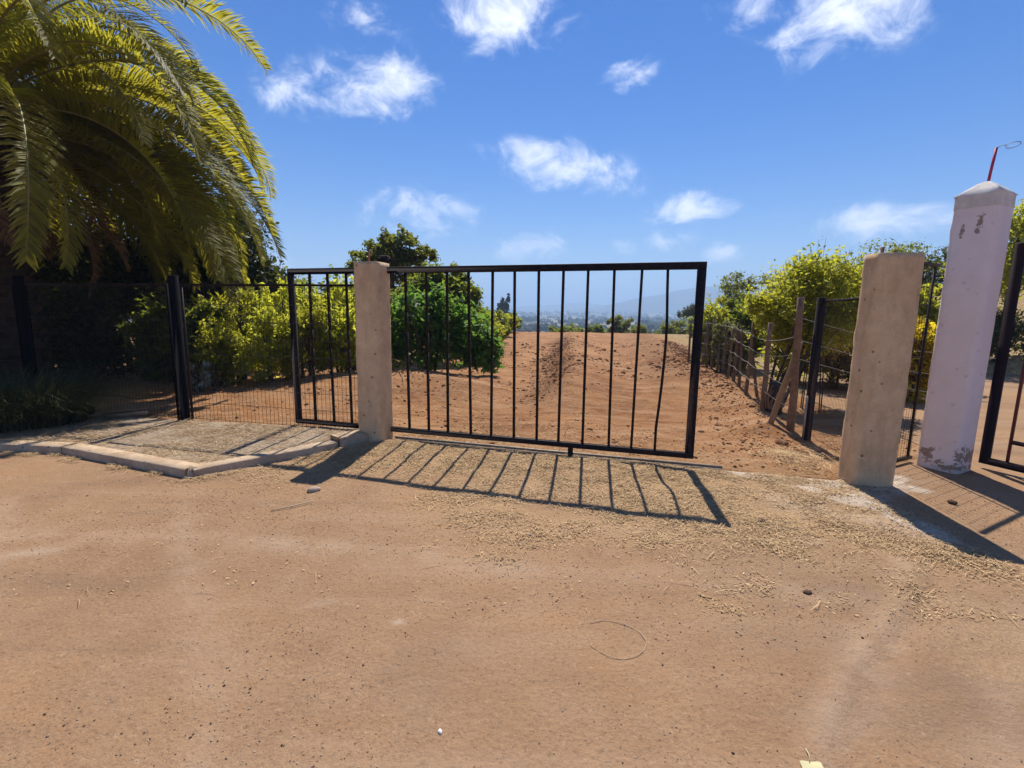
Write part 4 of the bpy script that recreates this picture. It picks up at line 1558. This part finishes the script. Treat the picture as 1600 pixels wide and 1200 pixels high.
def blades(r_, n, rad, hmax, spread, width=.006, seg=5, rx=1.0):
    a = r_.uniform(0, 2 * PI, n)
    b0 = np.stack([np.cos(a), np.sin(a)], -1) * (rad * np.sqrt(r_.uniform(0, 1, n)))[:, None]
    b0[:, 0] *= rx
    da = a + r_.normal(0, .6, n)
    ln = r_.uniform(.5, 1.0, n) * hmax
    out_ = r_.uniform(.25, 1.0, n) * spread
    t_ = np.linspace(0, 1, seg)
    hx = b0[:, 0, None] + np.cos(da)[:, None] * out_[:, None] * t_ ** 1.5
    hy = b0[:, 1, None] + np.sin(da)[:, None] * out_[:, None] * t_ ** 1.5
    hz = ln[:, None] * (t_ * 1.5 - .75 * t_ ** 2.4 * (out_[:, None] / spread * .9 + .3))
    P = np.stack([hx, hy, np.maximum(hz, .0)], -1)
    sd_ = np.stack([-np.sin(da), np.cos(da), np.zeros(n)], -1)
    wd = width * np.linspace(1, .15, seg)
    Lf = P - sd_[:, None, :] * wd[None, :, None]
    Rt = P + sd_[:, None, :] * wd[None, :, None]
    v = np.stack([Lf, Rt], 2).reshape(-1, 3)
    base = (np.arange(n) * seg * 2)[:, None]
    k = np.arange(seg - 1)[None, :] * 2
    f = np.stack([base + k, base + k + 1, base + k + 3, base + k + 2], -1).reshape(-1, 4)
    return v, f, np.repeat(r_.uniform(0, 1, n), seg * 2)


GT = tag(empty('grass_clump', (-6.15, 5.72, .05)), 'large shaded clump of fine drooping grass behind the kerb under the palm', 'grass')
v, f, ti = blades(r_, 3800, .62, .68, .95, .0055, 6, 1.35)
link('blades', mesh_data('blades', v, f, M['grass'], ti), GT)
GT2 = tag(empty('grass_clump', (-8.0, 5.9, .05)), 'second shaded grass clump cut by the picture edge beside the kerb', 'grass')
v, f, ti = blades(r_, 2600, .6, .75, .8, .006, 6, 1.2)
link('blades', mesh_data('blades', v, f, M['grass'], ti), GT2)

# ------------------------------------------------------------------ loose things
ICO = None


def ico():
    global ICO
    if ICO is None:
        bm_ = bmesh.new()
        bmesh.ops.create_icosphere(bm_, subdivisions=1, radius=1)
        ICO = (np.array([v.co[:] for v in bm_.verts]), np.array([[v.index for v in f.verts] for f in bm_.faces]))
        bm_.free()
    return ICO


def lumps(r_, pos, size, flat=.7):
    iv, fi = ico()
    n = len(pos)
    k = len(iv)
    jit = 1 + r_.normal(0, .22, (n, k, 1))
    ax = r_.uniform(.6, 1.3, (n, 1, 3)) * np.array([1, 1, flat])
    a = r_.uniform(0, 2 * PI, n)
    v = iv[None] * jit * ax * np.asarray(size)[:, None, None]
    x = v[..., 0] * np.cos(a)[:, None] - v[..., 1] * np.sin(a)[:, None]
    y = v[..., 0] * np.sin(a)[:, None] + v[..., 1] * np.cos(a)[:, None]
    v = np.stack([x, y, v[..., 2]], -1) + pos[:, None, :]
    f = fi[None] + (np.arange(n) * k)[:, None, None]
    return v.reshape(-1, 3), f.reshape(-1, 3), np.repeat(r_.uniform(0, 1, n), k)


# pebbles on the road
r_ = np.random.default_rng(21)
n = 24000
x = r_.uniform(-4.5, 4.2, n * 2)
y = r_.uniform(.9, 4.6, n * 2)
den = fbm(x * 1.2, y * 1.2, 3, 81)
keep = (y < yb(x) - .05) & (r_.uniform(0, 1, n * 2) < sstep(.30, .62, den + .12 * np.exp(-((x - .9) / 1.2) ** 2)))
x, y = x[keep][:n], y[keep][:n]
sz = .0013 + .0014 * r_.gamma(1.0, .7, len(x))
sz = np.minimum(sz, .0062)
pos = np.stack([x, y, road_z(x, y) + sz * .25], -1)
v, f, ti = lumps(r_, pos, sz)
ti = np.repeat(np.where(r_.uniform(0, 1, len(x)) < .35, r_.uniform(.6, 1, len(x)), r_.uniform(.0, .45, len(x))), 12)
stuff(tag(link('pebbles', mesh_data('pebbles', v, f, M['pebble'], ti)), 'small stones and grit scattered over the dusty road', 'pebbles'))

# wood chips and straw in front of the gate
r_ = np.random.default_rng(22)


def litter_mesh(r_, x, y, z, ln, wd, curl, tint):
    n = len(x)
    a = r_.uniform(0, 2 * PI, n)
    d = np.stack([np.cos(a), np.sin(a), r_.normal(0, .10, n)], -1)
    s1 = np.stack([-np.sin(a), np.cos(a), r_.normal(0, .3, n)], -1)
    p = np.stack([x, y, z], -1)
    c = s1 * (curl * r_.normal(0, 1, n))[:, None]
    up = np.array([0, 0, 1.0])
    mid = p + c + up * (ln * .06)[:, None]
    e0 = p - d * (ln / 2)[:, None]
    e1 = p + d * (ln / 2)[:, None]
    w_ = s1 * (wd / 2)[:, None]
    v = np.stack([e0 - w_ * .6, e0 + w_ * .6, mid + w_, mid - w_, e1 + w_ * .5, e1 - w_ * .5], 1).reshape(-1, 3)
    b = (np.arange(n) * 6)[:, None]
    f = np.concatenate([b + np.array([[0, 1, 2, 3]]), b + np.array([[3, 2, 4, 5]])])
    return v, f, np.repeat(tint, 6)


def scatter(r_, n, x0, x1, y0, y1, dens):
    X, Y = [], []
    c = 0
    while c < n:
        x = r_.uniform(x0, x1, n)
        y = r_.uniform(y0, y1, n)
        k = r_.uniform(0, 1, n) < dens(x, y)
        X.append(x[k])
        Y.append(y[k])
        c += k.sum()
    return np.concatenate(X)[:n], np.concatenate(Y)[:n]


def dstraw(x, y):
    return straw_mask(x, y) ** 1.4 * (y < yb(x) - .02) * sstep(.22, .78, fbm(x * 5, y * 6, 4, 83)) + .004 * (y < yb(x) - .05)


q = MB()
x, y = scatter(r_, 80000, -3.2, 3.9, 2.2, 5.5, dstraw)
n = len(x)
v, f, ti = litter_mesh(r_, x, y, road_z(x, y) + r_.uniform(.002, .010, n), r_.uniform(.006, .024, n), r_.uniform(.003, .008, n), np.full(n, .001), np.clip(r_.normal(.52, .26, n), 0, 1))
q.add(v, f, ti)
x, y = scatter(r_, 4200, -3.2, 3.9, 2.2, 5.5, dstraw)
n = len(x)
v, f, ti = litter_mesh(r_, x, y, road_z(x, y) + r_.uniform(.004, .016, n), r_.uniform(.04, .14, n), r_.uniform(.0018, .0038, n), np.full(n, .008), np.clip(r_.normal(.75, .2, n), 0, 1))
q.add(v, f, ti)
# thin drift along the kerb foot and on the pavement, and inside the gate
x, y = scatter(r_, 1500, -5.2, -1.6, 3.7, 5.2, lambda x, y: np.exp(-((yb(x) - y - .05) / .07) ** 2) * (y < yb(x) - .01) * sstep(.4, .6, fbm(x * 3, y * 3, 3, 85)))
n = len(x)
v, f, ti = litter_mesh(r_, x, y, road_z(x, y) + r_.uniform(.002, .02, n), r_.uniform(.02, .10, n), r_.uniform(.002, .004, n), np.full(n, .006), np.clip(r_.normal(.7, .2, n), 0, 1))
q.add(v, f, ti)
stuff(tag(q.build('straw_litter', M['straw']), 'dry straw and wood chips strewn over the ground in front of the gate', 'straw'))

q = MB()
bk = lambda x: np.interp(x, [-14, -6.9, -4.22, -1.75], [8.1, 6.62, 6.03, 5.72])
x, y = scatter(r_, 11000, -6.2, -1.8, 4.2, 6.5, lambda x, y: (y > yb(x) + .16) * (y < bk(x) + .1) * sstep(.25, .70, fbm(x * 3, y * 3, 3, 86)))
n = len(x)
v, f, ti = litter_mesh(r_, x, y, .064 + r_.uniform(.002, .012, n), r_.uniform(.015, .09, n), r_.uniform(.002, .006, n), np.full(n, .004), np.clip(r_.normal(.5, .25, n), 0, 1))
q.add(v, f, ti)
stuff(tag(q.build('pavement_litter', M['straw']), 'dead leaves and straw bits lying on the pavement behind the kerb', 'litter'))

q = MB()
x, y = scatter(r_, 7000, -5.5, 4.2, 4.4, 9.5, lambda x, y: (y > yb(x) + .05) * sstep(.42, .66, fbm(x * 2, y * 2, 3, 87)) * np.exp(-np.clip(y - yb(x), 0, 9) / 1.3))
n = len(x)
zz = ground_z(x, y)
zz = np.where((x < -1.7) & (y < bk(x) + .02), .066, zz)
v, f, ti = litter_mesh(r_, x, y, zz + r_.uniform(.004, .02, n), r_.uniform(.015, .07, n), r_.uniform(.002, .007, n), np.full(n, .004), np.clip(r_.normal(.55, .25, n), 0, 1))
q.add(v, f, ti)
# pale straw heap against the pillar
x = r_.normal(3.05, .16, 900)
y = r_.normal(4.98, .20, 900)
n = 900
v, f, ti = litter_mesh(r_, x, y, ground_z(x, y) + r_.uniform(.0, .06, n), r_.uniform(.05, .18, n), r_.uniform(.002, .005, n), np.full(n, .015), np.clip(r_.normal(.75, .2, n), 0, 1))
q.add(v, f, ti)
stuff(tag(q.build('field_litter', M['straw']), 'straw bits lying on the brown soil just inside the gate', 'straw'))

# clods over the dug field
r_ = np.random.default_rng(23)


def dclod(x, y):
    xc_ = .55 + (y - 6) * .118 + .12 * np.sin(y * .7)
    a = .7 * np.exp(-((x - xc_ + .25) / .45) ** 2) * sstep(6.8, 8.4, y)
    b = .95 * np.exp(-((x - 3.05 - (y - 6) * .27) / .42) ** 2) * sstep(4.6, 5.3, y)
    c = .30 * sstep(.42, .70, fbm(x * 1.3, y * 1.3, 4, 88))
    return (y > yb(x) + .12) * np.clip(a + b + c, 0, 1) * np.where(x < -1.6, y > bk(x) + .1, 1)


x, y = scatter(r_, 11500, -6, 8, 4.4, 24, lambda x, y: dclod(x, y) * np.clip(9 / y, 0, 1))
n = len(x)
sz = .005 + .012 * r_.gamma(1.1, .6, n)
sz = np.minimum(sz, .065) * np.clip(y / 9, .75, 1.6)
pos = np.stack([x, y, ground_z(x, y) + sz * .15], -1)
v, f, ti = lumps(r_, pos, sz, .6)
stuff(tag(link('soil_clods', mesh_data('soil_clods', v, f, M['clod'], ti)), 'loose brown clods of earth scattered over the dug field', 'soil'))


def lump_thing(name, label, cat, x, y, s_, mat, z=None, flat=.6, seed=1, group=None):
    r2 = np.random.default_rng(seed)
    bm_ = bmesh.new()
    bmesh.ops.create_icosphere(bm_, subdivisions=3, radius=1)
    v = np.array([q_.co[:] for q_ in bm_.verts])
    f = np.array([[q_.index for q_ in g.verts] for g in bm_.faces])
    bm_.free()
    n_ = fbm(v[:, 0] * 1.3 + seed * 3.1 + v[:, 2], v[:, 1] * 1.3 - v[:, 2] * .8, 4, seed)
    v = v * (.6 + .8 * n_)[:, None] * np.array([1.2, .85, flat]) * s_
    z0 = (float(road_z(np.array([x]), np.array([y]))[0]) if y < float(yb(x)) else gz(x, y)) if z is None else z
    o = link(name, mesh_data(name, v, f, M[mat]), None, (x, y, z0 + s_ * flat * .35))
    o.rotation_euler = (0, 0, r2.uniform(0, 6))
    return tag(o, label, cat, group)


lump_thing('stone', 'fist sized pale stone at the tip of the grey pillar\'s shadow by the kerb', 'stone', -1.64, 3.79, .046, 'stone', seed=3)
lump_thing('soil_clod', 'largest reddish brown clod near the slim black post', 'clod', 3.18, 5.08, .085, 'clod', seed=4)
lump_thing('soil_clod', 'reddish brown clod between the biggest clod and the wooden post', 'clod', 3.20, 5.48, .07, 'clod', seed=5)
lump_thing('dark_clump', 'dark clump lying on the bare road below the straw', 'clump', 1.64, 2.42, .022, 'dung', seed=6)
lump_thing('dark_clump', 'dark clump lying in the straw right of the gate\'s shadow', 'clump', 1.85, 3.32, .028, 'dung', seed=7)
lump_thing('dark_clump', 'dark clump in the sunlit strip between the two pillar shadows', 'clump', 3.62, 3.72, .028, 'dung', z=.01, seed=8)
lump_thing('white_fragment', 'small white fragment on the road near the bottom of the picture', 'fragment', -.24, 1.51, .0095, 'bit', seed=9, flat=.8)
lump_thing('blue_scrap', 'tiny blue plastic scrap in the straw', 'scrap', .14, 3.03, .010, 'blue', seed=10)
# twine loop
q = MB()
pts = [(.40, 2.13), (.47, 2.155), (.55, 2.135), (.625, 2.08), (.645, 2.00), (.60, 1.925), (.52, 1.885), (.45, 1.895), (.40, 1.945), (.375, 1.975)]
pts = np.array(pts)
tt_ = np.linspace(0, len(pts) - 1, 50)
sm = np.stack([np.interp(tt_, np.arange(len(pts)), pts[:, i]) for i in range(2)], -1)
for _ in range(4):
    sm[1:-1] = (sm[:-2] + sm[1:-1] * 2 + sm[2:]) / 4
zz = road_z(sm[:, 0], sm[:, 1]) + .004 + .003 * np.sin(np.arange(50) * .7)
q.tube(np.column_stack([sm, zz]), .0016, 5)
tag(q.build('twine', M['string']), 'loop of tan twine lying on the bare road', 'twine')
# yellowed paper scrap at the lower edge with a stalk
PP = tag(empty('paper_scrap', (1.02, 1.375, .012)), 'crumpled pale yellow scrap at the bottom edge of the picture', 'paper')
gx, gy = np.meshgrid(np.linspace(-.035, .035, 7), np.linspace(-.028, .028, 6))
hz = .012 * (fbm(gx * 40, gy * 40, 2, 4) - .3) + .10 * gx ** 2
link('sheet', mesh_data('sheet', np.stack([gx + .2 * gy, gy, hz + .002], -1).reshape(-1, 3), grid_faces(6, 7), M['paper']), PP)
q = MB()
q.tube([(.0, .02, .004), (.012, .045, .012), (.02, .075, .004)], .0016, 5)
q.build('stalk', M['paper'], PP)
# sticks and a short board on the pavement
q = MB()
q.tube([(-1.78, 3.36, .008), (-1.66, 3.44, .012), (-1.58, 3.52, .01), (-1.55, 3.56, .012)], [.004, .005, .004, .003], 6)
tag(q.build('stick', M['string']), 'short pale crooked stick on the road below the white stone', 'stick')
q = MB()
q.bar((-5.22, 6.02, .09), (-4.85, 6.20, .095), .07, .035)
tag(q.build('board', M['wood_pale']), 'short piece of board lying on the pavement left of the black fence post', 'board')
BRN = tag(empty('dry_branch', (0, 0, .07)), 'forked dry branch lying beside the shaded grass clump', 'branch')
for nm, pts in (('stem', [(-5.62, 5.55, .01), (-5.40, 5.80, .03), (-5.25, 6.05, .06), (-5.18, 6.3, .09)]), ('twig', [(-5.42, 5.78, .03), (-5.40, 6.0, .08), (-5.45, 6.25, .12)]),
                ('twig', [(-5.27, 6.02, .06), (-5.05, 6.12, .08), (-4.9, 6.3, .06)])):
    q = MB()
    q.tube(pts, np.linspace(.012, .005, len(pts)), 6)
    q.build(nm, M['wood_pale'], BRN)

# ------------------------------------------------------------------ far country


def hill(name, x0, x1, y0, depth, prof, seed, nx=220, ny=24):
    xs_ = np.linspace(x0, x1, nx)
    ys_ = np.linspace(0, 1, ny)
    HX, HT = np.meshgrid(xs_, ys_)
    env = np.sin(PI * HT) ** .9
    base = np.interp(HX, prof[0], prof[1])
    hz_ = base * env * (.80 + .4 * fbm(HX * .004, HT * 3, 5, seed)) - 40 * (1 - env)
    o = link(name, mesh_data(name, np.stack([HX, y0 + HT * depth, hz_], -1).reshape(-1, 3), grid_faces(ny, nx), M['far_hill'], smooth=True))
    return struct(o)


hill('hill', 200, 2600, 2300, 900, ([200, 480, 700, 950, 1200, 1500, 2000, 2600], [0, 35, 85, 135, 165, 140, 120, 60]), 3)
hill('hill', -1400, 1600, 3400, 900, ([-1400, -600, 0, 300, 520, 800, 1100, 1600], [10, 25, 40, 65, 85, 60, 90, 80]), 4)

r_ = np.random.default_rng(31)
V, F, T = [], [], []
k = 0
iv, fi = ico()
n = 2600
yy = 190 * (2400 / 190) ** r_.uniform(0, 1, n) ** .8
xx = r_.uniform(-.35, .75, n) * yy
dn = fbm(xx * .006, yy * .018, 3, 91)
ok = (dn > .42)
xx, yy = xx[ok], yy[ok]
n = len(xx)
zz = ground_z(xx, yy)
sz = r_.uniform(1.6, 4.2, n) * np.interp(yy, [190, 600, 2400], [.8, 1.1, 2.0])
pos = []
size = []
for i in range(n):
    for j in range(4):
        pos.append((xx[i] + r_.normal(0, sz[i] * 1.1), yy[i] + r_.normal(0, sz[i]), zz[i] + sz[i] * r_.uniform(.3, 1.3)))
        size.append(sz[i] * r_.uniform(.55, .95))
v, f, ti = lumps(r_, np.array(pos), np.array(size), .95)
stuff(tag(link('far_woodland', mesh_data('far_woodland', v, f, M['far_wood'], ti)), 'hazy belts of distant trees across the valley floor', 'woodland'))

# ------------------------------------------------------------------ haze over the valley
q = MB()
q.box((-9500, -9500, -60), (9500, 9500, 240))
hz_o = q.build('haze', None)
hm = bpy.data.materials.new('haze_air')
hm.use_nodes = True
t = hm.node_tree
t.nodes.clear()
ho = N(t, 'ShaderNodeOutputMaterial')
hv = N(t, 'ShaderNodeVolumePrincipled')
hv.inputs['Color'].default_value = (.50, .71, 1.0, 1)
hv.inputs['Density'].default_value = .00064
hv.inputs['Anisotropy'].default_value = .1
t.links.new(hv.outputs[0], ho.inputs['Volume'])
hz_o.data.materials.append(hm)
tag(hz_o, 'thin pale blue haze hanging over the whole valley', 'haze')
stuff(hz_o)
